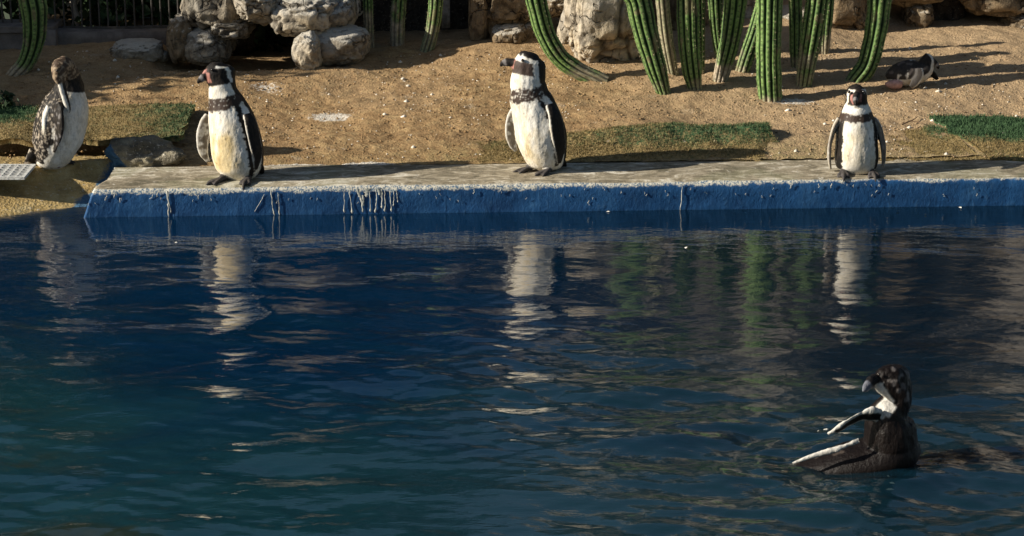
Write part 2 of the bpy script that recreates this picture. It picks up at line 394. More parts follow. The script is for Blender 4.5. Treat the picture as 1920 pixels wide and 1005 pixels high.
def build_terrain():
    xs = np.concatenate([np.linspace(-8, -3.4, 24)[:-1], np.linspace(-3.4, 3.6, 470), np.linspace(3.6, 9, 26)[1:]])
    ys = np.concatenate([np.linspace(.0, 1, 67)[:-1], np.linspace(1, 3.2, 140), np.linspace(3.2, 14, 40)[1:]])
    X, Y = np.meshgrid(xs, ys, indexing='ij')
    # front rows follow the slanted pool edge
    back = WA.y + (X - WA.x) * math.tan(EANG) + LEDGE_W - .02
    left = sstep(-2.02, -2.12, X)
    Yw = np.where(Y < 1.0, back + (1.0 - back) * Y, Y)
    Z = T(X, Yw)
    P = np.stack([X, Yw, Z], -1).reshape(-1, 3)
    near = sstep(3.6, 3.0, np.abs(P[:, 0]))
    P[:, 2] += near * (.0050 * fbm(P * 22, 3, 21) + .0025 * np.abs(vnoise(P * 90, 4)))
    # the far left front sinks under the concrete ramp and the turf step
    lf = sstep(-1.86, -1.95, P[:, 0]) * sstep(.98, .90, P[:, 1])
    P[:, 2] -= lf * .13
    m = mesh_np("sand_bank", P, grid_faces(len(xs), len(ys))[:, ::-1] * 1)
    drop = np.zeros(len(P)); alg = np.zeros(len(P))
    for u, v, ru, rv, a in ((620, 222, 55, 14, .55), (500, 165, 70, 16, .42), (430, 185, 40, 14, .35), (760, 112, 60, 8, .3), (590, 385, 10, 10, 0),
                            (1480, 190, 90, 10, .5), (1780, 212, 0.1, 0.1, 0), (1850, 150, 90, 8, .35), (1880, 160, 60, 6, .3),
                            (690, 308, 45, 6, .5), (560, 312, 60, 5, .5), (880, 270, 40, 6, .35), (1500, 195, 160, 9, .3)):
        c = on_ground(u, v); e = on_ground(u + ru, v); b = on_ground(u, v - rv)
        rx = max(.01, (e - c).length); ry = max(.01, (b - c).length)
        drop = np.maximum(drop, 1.45 * a * np.exp(-((P[:, 0] - c.x) / rx) ** 2 - ((P[:, 1] - c.y) / ry) ** 2))
    nb = P[:, 1] - (WA.y + (P[:, 0] - WA.x) * math.tan(EANG) + LEDGE_W)
    alg = sstep(.42, .05, nb) * .8 * (0.6 + .4 * fbm(P * 3, 2, 5))
    alg *= .35 + .65 * sstep(-.6, .1, P[:, 0])
    drop += sstep(.05, 0, nb) * .35
    set_f(m, "drop", drop); set_f(m, "algae", np.clip(alg, 0, 1))
    o = link("sand_bank", m, MAT['sand'], kind="structure")
build_terrain()

def build_ground_sheet():
    # ring of ground round the pool and bank, out to the horizon
    a = [(-7.9, -9.4), (8.9, -9.4), (8.9, 13.9), (-7.9, 13.9)]; b = [(-400, -400), (400, -400), (400, 400), (-400, 400)]
    V = [(x, y, .10) for x, y in a] + [(x, y, .10) for x, y in b]
    F = [(i, 4 + i, 4 + (i + 1) % 4, (i + 1) % 4) for i in range(4)]
    m = mesh_np("ground", V, F, False); o = link("ground", m, MAT['pot'], kind="structure")
build_ground_sheet()

# ------------------------------------------------------------------ pool: floor, side walls, water
SW = on_z(1640, 868, 0.0)                       # where the swimming penguin floats
def build_pool():
    xs = np.linspace(-8, 9, 90); ys = np.linspace(-9.5, .6, 70)
    X, Y = np.meshgrid(xs, ys, indexing='ij')
    Z = -.95 + .58 * sstep(.4, -2.6, X) * sstep(-1.6, -4.0, Y)
    P = np.stack([X, Y, Z], -1).reshape(-1, 3); P[:, 2] += .05 * fbm(P * 1.3, 3, 8)
    m = mesh_np("pool_floor", P, grid_faces(90, 70)[:, ::-1]); link("pool_floor", m, MAT['floor'], kind="structure")
    bm = bmesh.new()
    box_bm(bm, (-8.1, -4.5, -.55), (.3, 10.6, 1.34)); box_bm(bm, (9.1, -4.3, -.55), (.3, 10.6, 1.34)); box_bm(bm, (.5, -9.6, -.55), (16.8, .3, 1.34))
    link("pool_side", bm_mesh("pool_side", bm), MAT['floor'], kind="structure")
    # water sheet with real ripples
    xs = np.concatenate([np.linspace(-7.9, -2.7, 40)[:-1], np.linspace(-2.7, 3.1, 440), np.linspace(3.1, 8.9, 40)[1:]])
    ys = np.concatenate([np.linspace(-9.4, -4.8, 40)[:-1], np.linspace(-4.8, .45, 430)])
    X, Y = np.meshgrid(xs, ys, indexing='ij'); Z = np.zeros_like(X)
    edge = WA.y + (X - WA.x) * math.tan(EANG); D = edge - Y
    r2 = random.Random(5)
    G1 = 0.0
    for k in range(110):
        lam = .06 * (14 ** r2.random()); th = R(90) + r2.gauss(0, .50); ph = r2.random() * 6.283
        slope = .0088 * (1.0 if lam < .13 else 1.0 if lam < .3 else 1.25)
        kx, ky = math.cos(th) * 6.283 / lam, math.sin(th) * 6.283 / lam
        Z += slope * lam / 6.283 * np.sin(kx * X + ky * Y + ph + .8 * np.sin(X * r2.uniform(.6, 2) + Y * r2.uniform(.5, 2)))
    P2 = np.stack([X.ravel() * .8, Y.ravel() * .8, 0 * X.ravel()], -1)
    patch = (1 + .55 * fbm(P2, 2, 14)).reshape(X.shape)
    amp = (.07 + .42 * sstep(.22, .75, D) + 1.3 * sstep(.7, 3.8, D)) * np.clip(patch, .25, 2)
    Z *= amp
    rr = np.hypot(X - SW.x, (Y - SW.y)); ring = .0026 * np.sin(rr * 6.283 / .17 - 1.0) * np.exp(-((rr - .40) / .30) ** 2)
    Z += ring
    P = np.stack([X, Y, Z], -1).reshape(-1, 3)
    m = mesh_np("water", P, grid_faces(len(xs), len(ys))[:, ::-1]); link("water", m, MAT['water'], kind="structure")
build_pool()

# ------------------------------------------------------------------ pool edge (blue painted concrete)
def build_ledge():
    root = thing("pool_ledge", "long blue painted concrete pool edge with whitened rim along the water", "pool edge", WA)
    L = 11.0
    prof = [(.0, -1.15), (0, -.6), (0, -.2), (0, -.05), (0, .0), (0, .03), (.0, .06), (0, .09), (.001, .115), (.004, .132), (.012, .146), (.026, .153), (.05, .155), (.09, .156), (.14, .157), (.2, .158), (.27, .160), (.33, .161), (.38, .162), (LEDGE_W, .163), (LEDGE_W + .01, .13), (LEDGE_W + .01, -.2)]
    es = np.concatenate([np.linspace(0, 5.0, 380), np.linspace(5.0, L, 80)[1:]])
    V = []
    for n, z in prof:
        slant = np.where(es < .001, 0, 0)
        V.append(np.stack([es, np.full_like(es, n), np.full_like(es, z)], -1))
    V = np.stack(V, 1).reshape(-1, 3)          # es-major
    # left end runs out as a slanted shoulder
    endf = sstep(.12, 0, V[:, 0])
    V[:, 0] += .055 * np.clip((V[:, 2]) / .15, -.2, 1) * endf + .14 * endf * np.clip(V[:, 1] / LEDGE_W, 0, 1)
    nz = .006 * fbm(V * np.array((6, 20, 20)), 4, 31)
    V[:, 1] += nz * .6 * (V[:, 2] < .15); V[:, 2] += nz * .5 * (V[:, 2] > .10) * (V[:, 1] < .39)
    chip = np.clip(fbm(V * np.array((14, 30, 30)), 3, 77) - .45, 0, 1) * .02
    rim = np.exp(-((V[:, 2] - .15) / .02) ** 2) * np.exp(-(V[:, 1] / .03) ** 2)
    V[:, 1] += chip * rim; V[:, 2] -= chip * rim
    F = grid_faces(len(es), len(prof))
    cap = [list(range(len(prof)))]
    m = mesh_np("ledge_body", V, F)
    bm = bmesh.new(); bm.from_mesh(m); bm.verts.ensure_lookup_table()
    bm.faces.new([bm.verts[i] for i in range(len(prof))])
    bm.normal_update(); bm.to_mesh(m); bm.free()
    root.rotation_euler = (0, 0, EANG)
    o = link("ledge_body", m, MAT['ledge'], root)
    # dried droppings that ran down the painted face
    Vs, Fs = [], []; nv = 0
    rd = random.Random(3)
    def e_of(u): return ((on_z(u, 395, 0.0) - WA).dot(EDIR))
    def streak(u, zt, zb, w0, w1, lean=0.0, blob=0.0):
        nonlocal nv
        e = e_of(u); n = 14; zs = np.linspace(zt, zb, n)
        t = np.linspace(0, 1, n)
        w = .5 * (w0 + (w1 - w0) * t) * (1 + .35 * np.array([rd.uniform(-1.6, 1.6) for _ in range(n)])) + blob * np.exp(-((t - .93) / .08) ** 2)
        ex = e + lean * t + .004 * np.cumsum([rd.uniform(-.6, .6) for _ in range(n)])
        w[-1] *= .4
        for k in range(n):
            for sx, dy in ((-1, .0030), (-.5, .0012), (.5, .0012), (1, .0030)):
                Vs.append((ex[k] + sx * w[k], -.006 + dy, zs[k]))
        for k in range(n - 1):
            for q in range(3): Fs.append((nv + 4 * k + q, nv + 4 * (k + 1) + q, nv + 4 * (k + 1) + q + 1, nv + 4 * k + q + 1))
        nv += 4 * n
    for u, zt, zb, a, b, ln, bl in ((320, .135, .0, .010, .006, 0, 0), (322, .13, .02, .005, .004, 0, 0), (512, .13, .0, .004, .003, .01, .003), (524, .12, .0, .003, .003, 0, .002), (500, .11, .02, .003, .002, -.05, 0),
                                    (646, .125, .01, .003, .003, 0, .004), (657, .13, .005, .004, .0035, 0, .005), (672, .135, .045, .022, .006, .03, 0), (682, .10, .01, .014, .004, .005, .004), (694, .12, .012, .004, .003, .0, .005), (705, .13, .008, .005, .003, 0, .006),
                                    (717, .13, .03, .006, .003, .0, .005), (722, .125, .012, .004, .003, .0, .005), (733, .13, .012, .004, .003, 0, .004), (738, .13, .04, .003, .002, 0, .003), (744, .12, .06, .003, .002, 0, .002),
                                    (1279, .14, .0, .0028, .0035, -.006, 0), (690, .135, .09, .035, .015, 0, 0), (710, .135, .1, .03, .012, 0, 0)):
        streak(u, zt, zb, a, b, ln, bl)
    for u, v, ln in ((207, 372, .012), (222, 368, .008), (232, 376, -.01), (292, 370, .01), (302, 366, .014), (376, 372, .012), (887, 368, .004), (938, 364, .01), (1126, 346, 0), (1102, 392, 0), (1486, 352, .012), (1533, 360, -.004), (1560, 345, .012)):
        p = on_y(u, v, WA.y); z = (p.z)
        z = min(z, .12); streak(u + 2, z + .012, z - .012, .005, .003, -ln, 0)
    for _ in range(60):
        u = rd.uniform(170, 1900); z = rd.uniform(.06, .13); streak(u, z + .006, z - .005 * rd.random() - .004, .0018, .0012, 0, 0)
    m = mesh_np("dropping_streak", Vs, Fs); o = link("dropping_streak", m, MAT['drip'], root, kind="stuff")
build_ledge()

# ------------------------------------------------------------------ concrete ramp at the left end of the pool edge
def build_ramp():
    x1 = WA.x + .16
    xs = np.linspace(-5.5, x1, 230); ys = np.linspace(-1.4, 1.0, 240)
    X, Y = np.meshgrid(xs, ys, indexing='ij')
    s = sstep(-2.9, -2.05, X)                  # the lip swings back towards the ledge
    lip = .21 + .31 * s
    t = Y - lip
    slope0 = lip - .40
    under = np.clip(-t - .40, 0, 9) * 1.3 + np.clip(-t - .62, 0, .09) * 12
    Z = np.where(t > 0, .150, .150 - .062 * sstep(0, -.05, t) - np.clip(-t - .03, 0, 9) * .24 - under)
    paint = sstep(.30, .04, np.abs(X - (x1 - .16) - (Y + .1) * .33))
    P = np.stack([X, Y, Z], -1).reshape(-1, 3)
    P[:, 2] += .007 * fbm(P * 7, 4, 41); P[:, 2] -= .05 * sstep(.6, .75, P[:, 1])
    m = mesh_np("concrete_ramp", P, grid_faces(230, 240)[:, ::-1]); set_f(m, "paint", paint.ravel())
    link("concrete_ramp", m, MAT['ramp'], kind="structure")
build_ramp()

# ------------------------------------------------------------------ rocks
_ico = {}
def ico(level):
    if level not in _ico:
        bm = bmesh.new(); bmesh.ops.create_icosphere(bm, subdivisions=level, radius=1)
        V = np.array([v.co[:] for v in bm.verts]); F = np.array([[v.index for v in f.verts] for f in bm.faces]); bm.free(); _ico[level] = (V, F)
    return _ico[level]
def boulder(label, box, y, depth, mat, seed, block=.75, rough=.16, crack=1.0, tilt=0.0, level=5, name="boulder", cells=1.7, group="boulders piled round the penguin caves"):
    u0, v0, u1, v1 = box
    yf = y - .33 * depth; A = on_y(u0, v1, yf); B = on_y(u1, v0, yf); c = (A + B) / 2; c.y = y; h = Vector(((B.x - A.x) / 2, depth / 2, (B.z - A.z) / 2))
    V, F = ico(level); V = V.copy()
    p = np.sign(V) * np.abs(V) ** min(1, block + .08); p /= np.max(np.abs(p), axis=0)
    q = V * 1.3 + seed * 7.7
    d = rough * fbm(q, 4, seed) + .03 * fbm(q * 7, 3, seed + 5) - .05 * sstep(.10, 0, np.abs(fbm(q * 1.5 + 9, 3, seed + 7)))
    w, cv = worley(V * cells * np.array((.8, .8, 1.1)) + seed * 3.1 + .25 * np.stack([vnoise(q * 2, seed + k) for k in range(3)], 1), seed)
    cr = sstep(.13, .0, w) * crack
    d = d - .06 * cr * min(1, crack) + .07 * (cv - .5) * crack
    p = p * (1 + d)[:, None]
    p = p * np.array(h)
    if tilt:
        ct, st = math.cos(tilt), math.sin(tilt); p[:, 0], p[:, 2] = p[:, 0] * ct - p[:, 2] * st, p[:, 0] * st + p[:, 2] * ct
    m = mesh_np(name, p, F)
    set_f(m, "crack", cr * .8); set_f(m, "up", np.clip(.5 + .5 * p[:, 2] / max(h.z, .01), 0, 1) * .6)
    o = link(name, m, MAT[mat]); o.location = c
    return tag(o, label, "boulder", group)

# left cave pile
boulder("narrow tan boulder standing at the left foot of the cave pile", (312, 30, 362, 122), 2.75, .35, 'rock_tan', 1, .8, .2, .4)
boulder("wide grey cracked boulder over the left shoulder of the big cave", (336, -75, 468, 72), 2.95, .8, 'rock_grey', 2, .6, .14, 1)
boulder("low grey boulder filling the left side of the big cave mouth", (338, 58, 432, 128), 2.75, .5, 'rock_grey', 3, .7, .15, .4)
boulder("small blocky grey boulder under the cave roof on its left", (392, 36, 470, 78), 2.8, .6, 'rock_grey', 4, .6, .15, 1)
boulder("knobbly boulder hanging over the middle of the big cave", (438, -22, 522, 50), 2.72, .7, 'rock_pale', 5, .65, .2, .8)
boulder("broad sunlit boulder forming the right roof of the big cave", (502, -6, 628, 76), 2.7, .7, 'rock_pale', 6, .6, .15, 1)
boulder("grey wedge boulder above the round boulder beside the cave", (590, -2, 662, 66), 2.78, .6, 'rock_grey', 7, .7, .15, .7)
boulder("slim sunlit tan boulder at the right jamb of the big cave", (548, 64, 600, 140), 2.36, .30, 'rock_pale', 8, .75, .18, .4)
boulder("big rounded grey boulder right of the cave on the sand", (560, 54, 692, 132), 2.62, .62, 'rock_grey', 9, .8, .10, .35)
boulder("boulder deep inside the big cave coloured with its shade", (330, -60, 680, 130), 4.3, .8, 'rock_dark_shade', 10, .7, .1, .6)  # cave darkness is put into its rock colour
boulder("wide flat boulder added over the cave pile to shade it", (400, -150, 640, 0), 3.1, .9, 'rock_grey', 11, .6, .16, 1)  # added roof above the view, keeps light out of the big cave
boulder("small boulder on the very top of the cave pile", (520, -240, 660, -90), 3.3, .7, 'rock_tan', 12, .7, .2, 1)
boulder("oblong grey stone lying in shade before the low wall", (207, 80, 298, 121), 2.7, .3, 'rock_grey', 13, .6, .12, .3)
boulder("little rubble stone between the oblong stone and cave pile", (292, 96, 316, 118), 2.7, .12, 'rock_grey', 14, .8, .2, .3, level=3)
boulder("added rock keeping sun out behind the low grey boulder of the cave", (326, 10, 476, 130), 3.6, .5, 'rock_dark_shade', 47, .6, .12, .5)  # added to block sun from entering the cave, mostly hidden
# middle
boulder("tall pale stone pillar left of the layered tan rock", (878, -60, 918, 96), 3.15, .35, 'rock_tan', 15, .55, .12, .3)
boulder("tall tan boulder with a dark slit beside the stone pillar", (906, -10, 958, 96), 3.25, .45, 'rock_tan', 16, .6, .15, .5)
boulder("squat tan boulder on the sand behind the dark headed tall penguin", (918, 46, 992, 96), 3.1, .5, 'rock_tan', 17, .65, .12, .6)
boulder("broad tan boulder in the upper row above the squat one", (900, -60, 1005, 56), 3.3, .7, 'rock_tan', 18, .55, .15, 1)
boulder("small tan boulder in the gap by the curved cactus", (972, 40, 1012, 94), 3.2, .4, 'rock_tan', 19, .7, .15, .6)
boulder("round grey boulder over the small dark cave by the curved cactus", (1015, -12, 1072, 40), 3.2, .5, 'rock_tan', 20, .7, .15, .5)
boulder("knobbly lintel boulder added to shade the small dark cave", (1000, -120, 1110, 8), 3.3, .8, 'rock_pale', 21, .6, .18, 1)  # added above the view so the small cave stays dark
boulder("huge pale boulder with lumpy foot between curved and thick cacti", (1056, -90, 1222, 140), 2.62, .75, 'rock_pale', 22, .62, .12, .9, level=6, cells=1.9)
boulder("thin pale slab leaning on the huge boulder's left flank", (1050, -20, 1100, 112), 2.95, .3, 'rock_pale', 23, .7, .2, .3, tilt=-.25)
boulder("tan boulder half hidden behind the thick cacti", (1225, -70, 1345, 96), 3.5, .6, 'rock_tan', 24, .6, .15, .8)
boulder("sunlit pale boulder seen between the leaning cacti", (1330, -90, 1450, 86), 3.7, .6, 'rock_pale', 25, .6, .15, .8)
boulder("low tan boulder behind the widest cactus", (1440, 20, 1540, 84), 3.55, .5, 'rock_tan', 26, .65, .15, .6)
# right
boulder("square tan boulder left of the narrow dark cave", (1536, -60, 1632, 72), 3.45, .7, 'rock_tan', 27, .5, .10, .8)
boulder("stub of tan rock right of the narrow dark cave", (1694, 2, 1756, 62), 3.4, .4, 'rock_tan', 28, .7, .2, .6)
boulder("dim brown boulder between the two right caves", (1738, -30, 1822, 62), 3.6, .5, 'rock_dark_shade', 29, .65, .15, .7)
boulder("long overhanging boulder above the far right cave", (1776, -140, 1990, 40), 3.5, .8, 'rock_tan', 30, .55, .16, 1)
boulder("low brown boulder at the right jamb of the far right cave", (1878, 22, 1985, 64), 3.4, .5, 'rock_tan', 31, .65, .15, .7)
boulder("heavy lintel boulder added to shade the narrow dark cave", (1580, -170, 1800, 12), 3.5, .9, 'rock_tan', 32, .55, .16, 1)  # added above the view so the narrow cave stays dark

def build_cliff():
    # rock face closing the enclosure behind the boulders, rising out of the picture
    xs = np.linspace(-1.6, 7.5, 200); zs = np.linspace(-.1, 1, 110)
    X, S = np.meshgrid(xs, zs, indexing='ij')
    P0 = np.stack([xs, 0 * xs, 0 * xs], -1)
    top = 1.35 + 2.9 * sstep(-1.3, 1.0, xs) + .4 * fbm(P0 * 1.1, 3, 51)
    Z = S * top[:, None]
    P = np.stack([X, 0 * X, Z], -1).reshape(-1, 3)
    w, cv = worley(P * 1.5 + .3 * np.stack([vnoise(P * 3, 60 + k) for k in range(3)], 1), 52)
    cr = sstep(.12, 0, w)
    off = .45 * fbm(P * .9, 4, 53) + .35 * (cv - .5) - .16 * cr + .03 * fbm(P * 9, 3, 54)
    Yb = 4.7 + .5 * S.ravel() - off
    P[:, 1] = Yb
    m = mesh_np("rock_cliff", P, grid_faces(200, 110)); set_f(m, "crack", cr * .7); set_f(m, "up", np.clip(S.ravel(), 0, 1) * .4)
    # give it a back so that it is a body, not a sheet
    bm = bmesh.new(); bm.from_mesh(m)
    ed = [e for e in bm.edges if e.is_boundary]
    r = bmesh.ops.extrude_edge_only(bm, edges=ed)
    for v in [g for g in r['geom'] if isinstance(g, bmesh.types.BMVert)]: v.co.y = 6.4
    bm.normal_update(); bm.to_mesh(m); bm.free()
    o = link("rock_cliff", m, MAT['cliff']); tag(o, "rugged artificial rock face closing off the enclosure behind the boulders", "cliff")
build_cliff()

# ------------------------------------------------------------------ low wall, post, fence and planting at the left
def build_left_back():
    y = 3.05
    A = on_y(-60, 62, y); B = on_y(340, 80, y)
    def slab(u0, v0, u1, v1, yy, d, nm, mat, parent=None, seed=1):
        a = on_y(u0, v1, yy); b = on_y(u1, v0, yy)
        bm = bmesh.new(); box_bm(bm, ((a.x + b.x) / 2, yy + d / 2, (a.z + b.z) / 2), (abs(b.x - a.x), d, abs(b.z - a.z)))
        bmesh.ops.subdivide_edges(bm, edges=bm.edges, cuts=9, use_grid_fill=True)
        V = np.array([v.co[:] for v in bm.verts]); n = .012 * fbm(V * 6, 3, seed)
        for v, q in zip(bm.verts, n): v.co.y += q; v.co.z += q * .6
        return link(nm, bm_mesh(nm, bm, True), mat, parent)
    w = thing("garden_wall", "low grey rendered wall in shade under the iron fence", "wall", (0, 0, 0))
    slab(-400, 60, 334, 200, y, .22, "wall_face", MAT['wall'], w, 5)
    slab(-400, 50, 100, 62, y - .03, .3, "coping", MAT['wall'], w, 6)
    slab(84, 58, 104, 180, y - .05, .06, "pilaster", MAT['wall'], w, 7)
    o = slab(638, -260, 886, 180, 3.55, .3, "shaded_wall", MAT['rock_dark_shade'], None, 8)  # its shade is put into the dark colour
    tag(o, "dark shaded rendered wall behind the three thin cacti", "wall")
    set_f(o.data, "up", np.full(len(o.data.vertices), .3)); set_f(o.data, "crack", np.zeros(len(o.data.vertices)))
    p = slab(828, -200, 842, 52, 3.42, .05, "wooden_post", MAT['bark'], None, 9)
    tag(p, "weathered pale post fixed to the shaded wall by the thin cacti", "post")
    # iron fence on the wall
    f = thing("iron_fence", "dark iron railing of thin upright bars on the low wall", "fence")
    yf = 3.18; zb = on_y(100, 62, yf).z
    bm = bmesh.new(); r = bmesh.ops.create_cone(bm, cap_ends=True, segments=8, radius1=.006, radius2=.006, depth=1.0); bar = bm_mesh("bar", bm); bar.materials.append(MAT['iron'])
    for k in range(34):
        u = -210 + k * 16.5
        b = link("bar", bar, None, f); b.location = (on_y(u, 30, yf).x, yf, zb + .5)
    for z in (zb + .03, zb + .95):
        bm = bmesh.new(); a = on_y(-220, 0, yf).x; b = on_y(345, 0, yf).x
        box_bm(bm, ((a + b) / 2, yf - .012, z), (b - a, .012, .03)); link("rail", bm_mesh("rail", bm), MAT['iron'], f)
    # slim pale trunk behind the fence
    t = thing("slim_tree", "slim pale trunked tree behind the iron fence", "tree")
    a = on_y(142, 66, 3.6); P = [a + Vector((0, 0, -.3)), a, on_y(144, 30, 3.6), on_y(139, -10, 3.6), on_y(150, -200, 3.6), on_y(130, -420, 3.6)]
    V, F = tube(catmull(P, 40), np.linspace(.035, .018, 40), 10, .008, 3); link("trunk", mesh_np("trunk", V, F), MAT['bark'], t)
    leafball("crown", on_y(135, -470, 3.6), (.55, .5, .4), 1500, .045, 'leaf', t, 3)

def leafball(nm, c, rad, n, size, mat, parent, seed):
    g = np.random.default_rng(seed)
    d = g.normal(size=(n, 3)); d /= np.linalg.norm(d, axis=1)[:, None]
    r = g.uniform(.35, 1, n) ** .6
    lump = 1 + .35 * fbm(d * 2.2 + seed, 3, seed)
    C = np.array(c) + d * (r * lump)[:, None] * np.array(rad)
    keep = vnoise(C / (size * 5), seed + 2) > -.45; C = C[keep]; n = len(C)
    a = g.normal(size=(n, 3)); a /= np.linalg.norm(a, axis=1)[:, None]
    b = np.cross(a, g.normal(size=(n, 3))); b /= np.linalg.norm(b, axis=1)[:, None]
    s = size * g.uniform(.6, 1.4, n)[:, None]
    V = np.stack([C - a * s, C + b * s * .45, C + a * s, C - b * s * .45], 1).reshape(-1, 3)
    F = np.arange(n * 4).reshape(-1, 4)
    return link(nm, mesh_np(nm, V, F, False), MAT[mat], parent)
build_left_back()

def tree(label, base, height, rad, n, size, seed, mat='leaf'):
    t = thing("leafy_tree", label, "tree", (0, 0, 0), "dark trees round the enclosure")
    b = Vector(base); P = [b + Vector((0, 0, -.2)), b + Vector((.05, 0, height * .3)), b + Vector((-.03, .05, height * .6)), b + Vector((.02, 0, height * .9))]
    V, F = tube(catmull(P, 24), np.linspace(.09, .03, 24), 10, .01, seed); link("trunk", mesh_np("trunk", V, F), MAT['bark'], t)
    leafball("crown", b + Vector((0, 0, height * .62)), (rad, rad, height * .42), n, size, mat, t, seed)
tree("dense dark tree standing behind the left end of the fence", (-3.9, 5.0, .2), 4.4, 1.15, 8000, .075, 11)
tree("dense dark tree behind the iron fence next to the slim trunk", (-2.6, 5.3, .2), 4.6, 1.15, 8000, .075, 12)
tree("dense dark tree behind the fence end and cave pile", (-1.3, 5.9, .2), 4.6, 1.15, 8000, .075, 13)
tree("low dark tree against the fence bars", (-2.9, 4.0, .1), 1.5, .75, 5000, .055, 14)
tree("low dark shrubby tree behind the wall pilaster", (-1.9, 4.1, .1), 1.6, .7, 5000, .055, 15)
h = thing("hedge", "low dark hedge growing behind the iron fence", "hedge", (-2.7, 3.62, .3))
leafball("foliage", (0, 0, 0), (1.25, .24, .42), 6000, .04, 'leaf', h, 21)
# the tree at the left whose shade falls over the wall, fence and left of the bank
tree("spreading tree left of the bank that shades the low wall", (-5.5, 1.9, .1), 1.95, 1.0, 9000, .075, 16, 'leaf_b')
tree("second spreading tree further back on the left", (-6.1, 4.3, .1), 2.9, 1.2, 9000, .085, 17, 'leaf_b')

# ------------------------------------------------------------------ cacti
def cactus(label, pts, ribs=11, woody=.12, woodf=.6, seed=1, dy_top=0.0, tone=1.0, base=None):
    """pts: (u, v, half width in px) from the foot up; foot is put on the sand."""
    pts = [(a, b if b > 0 else b * .30, h) for a, b, h in pts]
    u, v, hw = pts[0]
    g = on_ground(u, v); y0 = g.y
    C = []; Rr = []
    n = len(pts)
    for k, (a, b, h) in enumerate(pts):
        y = y0 + dy_top * k / (n - 1)
        p = on_y(a, b, y); C.append(p); Rr.append(h * px(y))
    C[0] = Vector((C[0].x, y0, g.z)); C.insert(0, C[0] + (C[0] - C[1]).normalized() * .05); Rr.insert(0, Rr[0])
    H = 170; c = catmull(np.array([q[:] for q in C]), H); r = catmull(np.array(Rr)[:, None], H)[:, 0]
    # rounded tip
    L = np.concatenate([[0], np.cumsum(np.linalg.norm(np.diff(c, axis=0), axis=1))])
    dtop = L[-1] - L; R0 = r[-1]; tipf = np.where(dtop < R0, np.sqrt(np.clip(1 - ((R0 - dtop) / R0) ** 2, 0.002, 1)), 1); r = r * tipf
    T_ = np.gradient(c, axis=0); T_ /= np.linalg.norm(T_, axis=1)[:, None]
    ref = np.array((0.0, 1, 0)); S = np.cross(ref, T_); S /= np.linalg.norm(S, axis=1)[:, None]; B = np.cross(T_, S)
    per = 12; na = ribs * per; a = np.linspace(0, 2 * np.pi, na, endpoint=False) + seed * .37
    ph = (np.arange(na) % per) / per                      # 0 = groove
    crest = np.sin(np.pi * ph)                            # 0 groove .. 1 crest
    gro = (1 - crest) ** 1.7
    prof = 1 - .27 * gro
    rr = np.random.default_rng(seed)
    wig = .015 * vnoise(np.stack([np.repeat(L[:, None] * 6, na, 1).ravel(), np.tile(np.cos(a), H), np.tile(np.sin(a), H)], 1), seed).reshape(H, na)
    bulge = 1 + .02 * np.sin(L * 40 + seed)[:, None] * crest[None]
    rad = r[:, None] * (prof[None] + wig) * bulge
    V = c[:, None] + rad[..., None] * (np.cos(a)[None, :, None] * S[:, None] + np.sin(a)[None, :, None] * B[:, None])
    V = V.reshape(-1, 3)
    # colours: pale green ribs, darker furrows with groove shade put into the colour, spine cushions along each crest, corky foot
    Lh = np.repeat(L[:, None], na, 1).ravel(); Ca = np.tile(crest, H); Ga = np.tile(gro, H); rib = np.tile(np.arange(na) // per, H)
    N1 = fbm(V * 14, 3, seed + 3); N2 = vnoise(V * 60, seed + 4)
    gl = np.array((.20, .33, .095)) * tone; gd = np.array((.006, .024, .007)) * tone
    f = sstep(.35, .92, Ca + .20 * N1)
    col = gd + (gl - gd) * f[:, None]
    step = .032; phs = (Lh / step + rib * .37 + .25 * N2) % 1.0
    cush = np.exp(-((phs - .5) / .16) ** 2) * sstep(.72, .95, Ca)
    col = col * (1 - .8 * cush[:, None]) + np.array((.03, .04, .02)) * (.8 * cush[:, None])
    pale = np.exp(-((phs - .02) / .22) ** 2) * sstep(.6, .95, Ca) * .28
    col = col * (1 - pale[:, None]) + np.array((.30, .36, .18)) * pale[:, None]
    sc = sstep(.62, .8, fbm(V * np.array((18, 18, 9)) + seed * 5, 3, seed + 8)) * .7
    col = col * (1 - sc[:, None]) + np.array((.24, .19, .11)) * sc[:, None]
    wd = sstep(woody * 1.6, woody * .35, Lh + woody * .9 * N1) * woodf
    wc = np.array((.46, .38, .28)) * (1 + .35 * N2[:, None]) * (1 - .55 * Ga[:, None])
    col = col * (1 - wd[:, None]) + wc * wd[:, None]
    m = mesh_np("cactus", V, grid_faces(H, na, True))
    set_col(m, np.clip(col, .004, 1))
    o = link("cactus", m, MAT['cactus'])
    bm = bmesh.new(); bm.from_mesh(m); bm.verts.ensure_lookup_table(); bm.faces.new([bm.verts[(H - 1) * na + k] for k in range(na)]); bm.to_mesh(m); bm.free()
    # small pale spine tufts along the rib crests
    rs = np.random.default_rng(seed + 50); Vg = V.reshape(H, na, 3); SV = []
    rows = np.searchsorted(L, np.arange(.03, L[-1] - .02, step))
    for rb in range(ribs):
        j = rb * per + per // 2
        for i in np.clip(rows + rs.integers(-1, 2, len(rows)), 0, H - 1):
            p = Vg[i, j]; n = p - c[i]; n /= np.linalg.norm(n) + 1e-9
            for _ in range(4):
                d = n + rs.normal(0, .55, 3); d /= np.linalg.norm(d); w = np.cross(d, rs.normal(size=3)); w *= .0011 / (np.linalg.norm(w) + 1e-9)
                SV += [p - w, p + w, p + d * rs.uniform(.006, .017)]
    ms = mesh_np("spines", np.array(SV), np.arange(len(SV)).reshape(-1, 3), False); link("spines", ms, MAT['spine'], o, kind="stuff")
    return tag(o, label, "cactus", "ribbed columnar cacti on the bank")

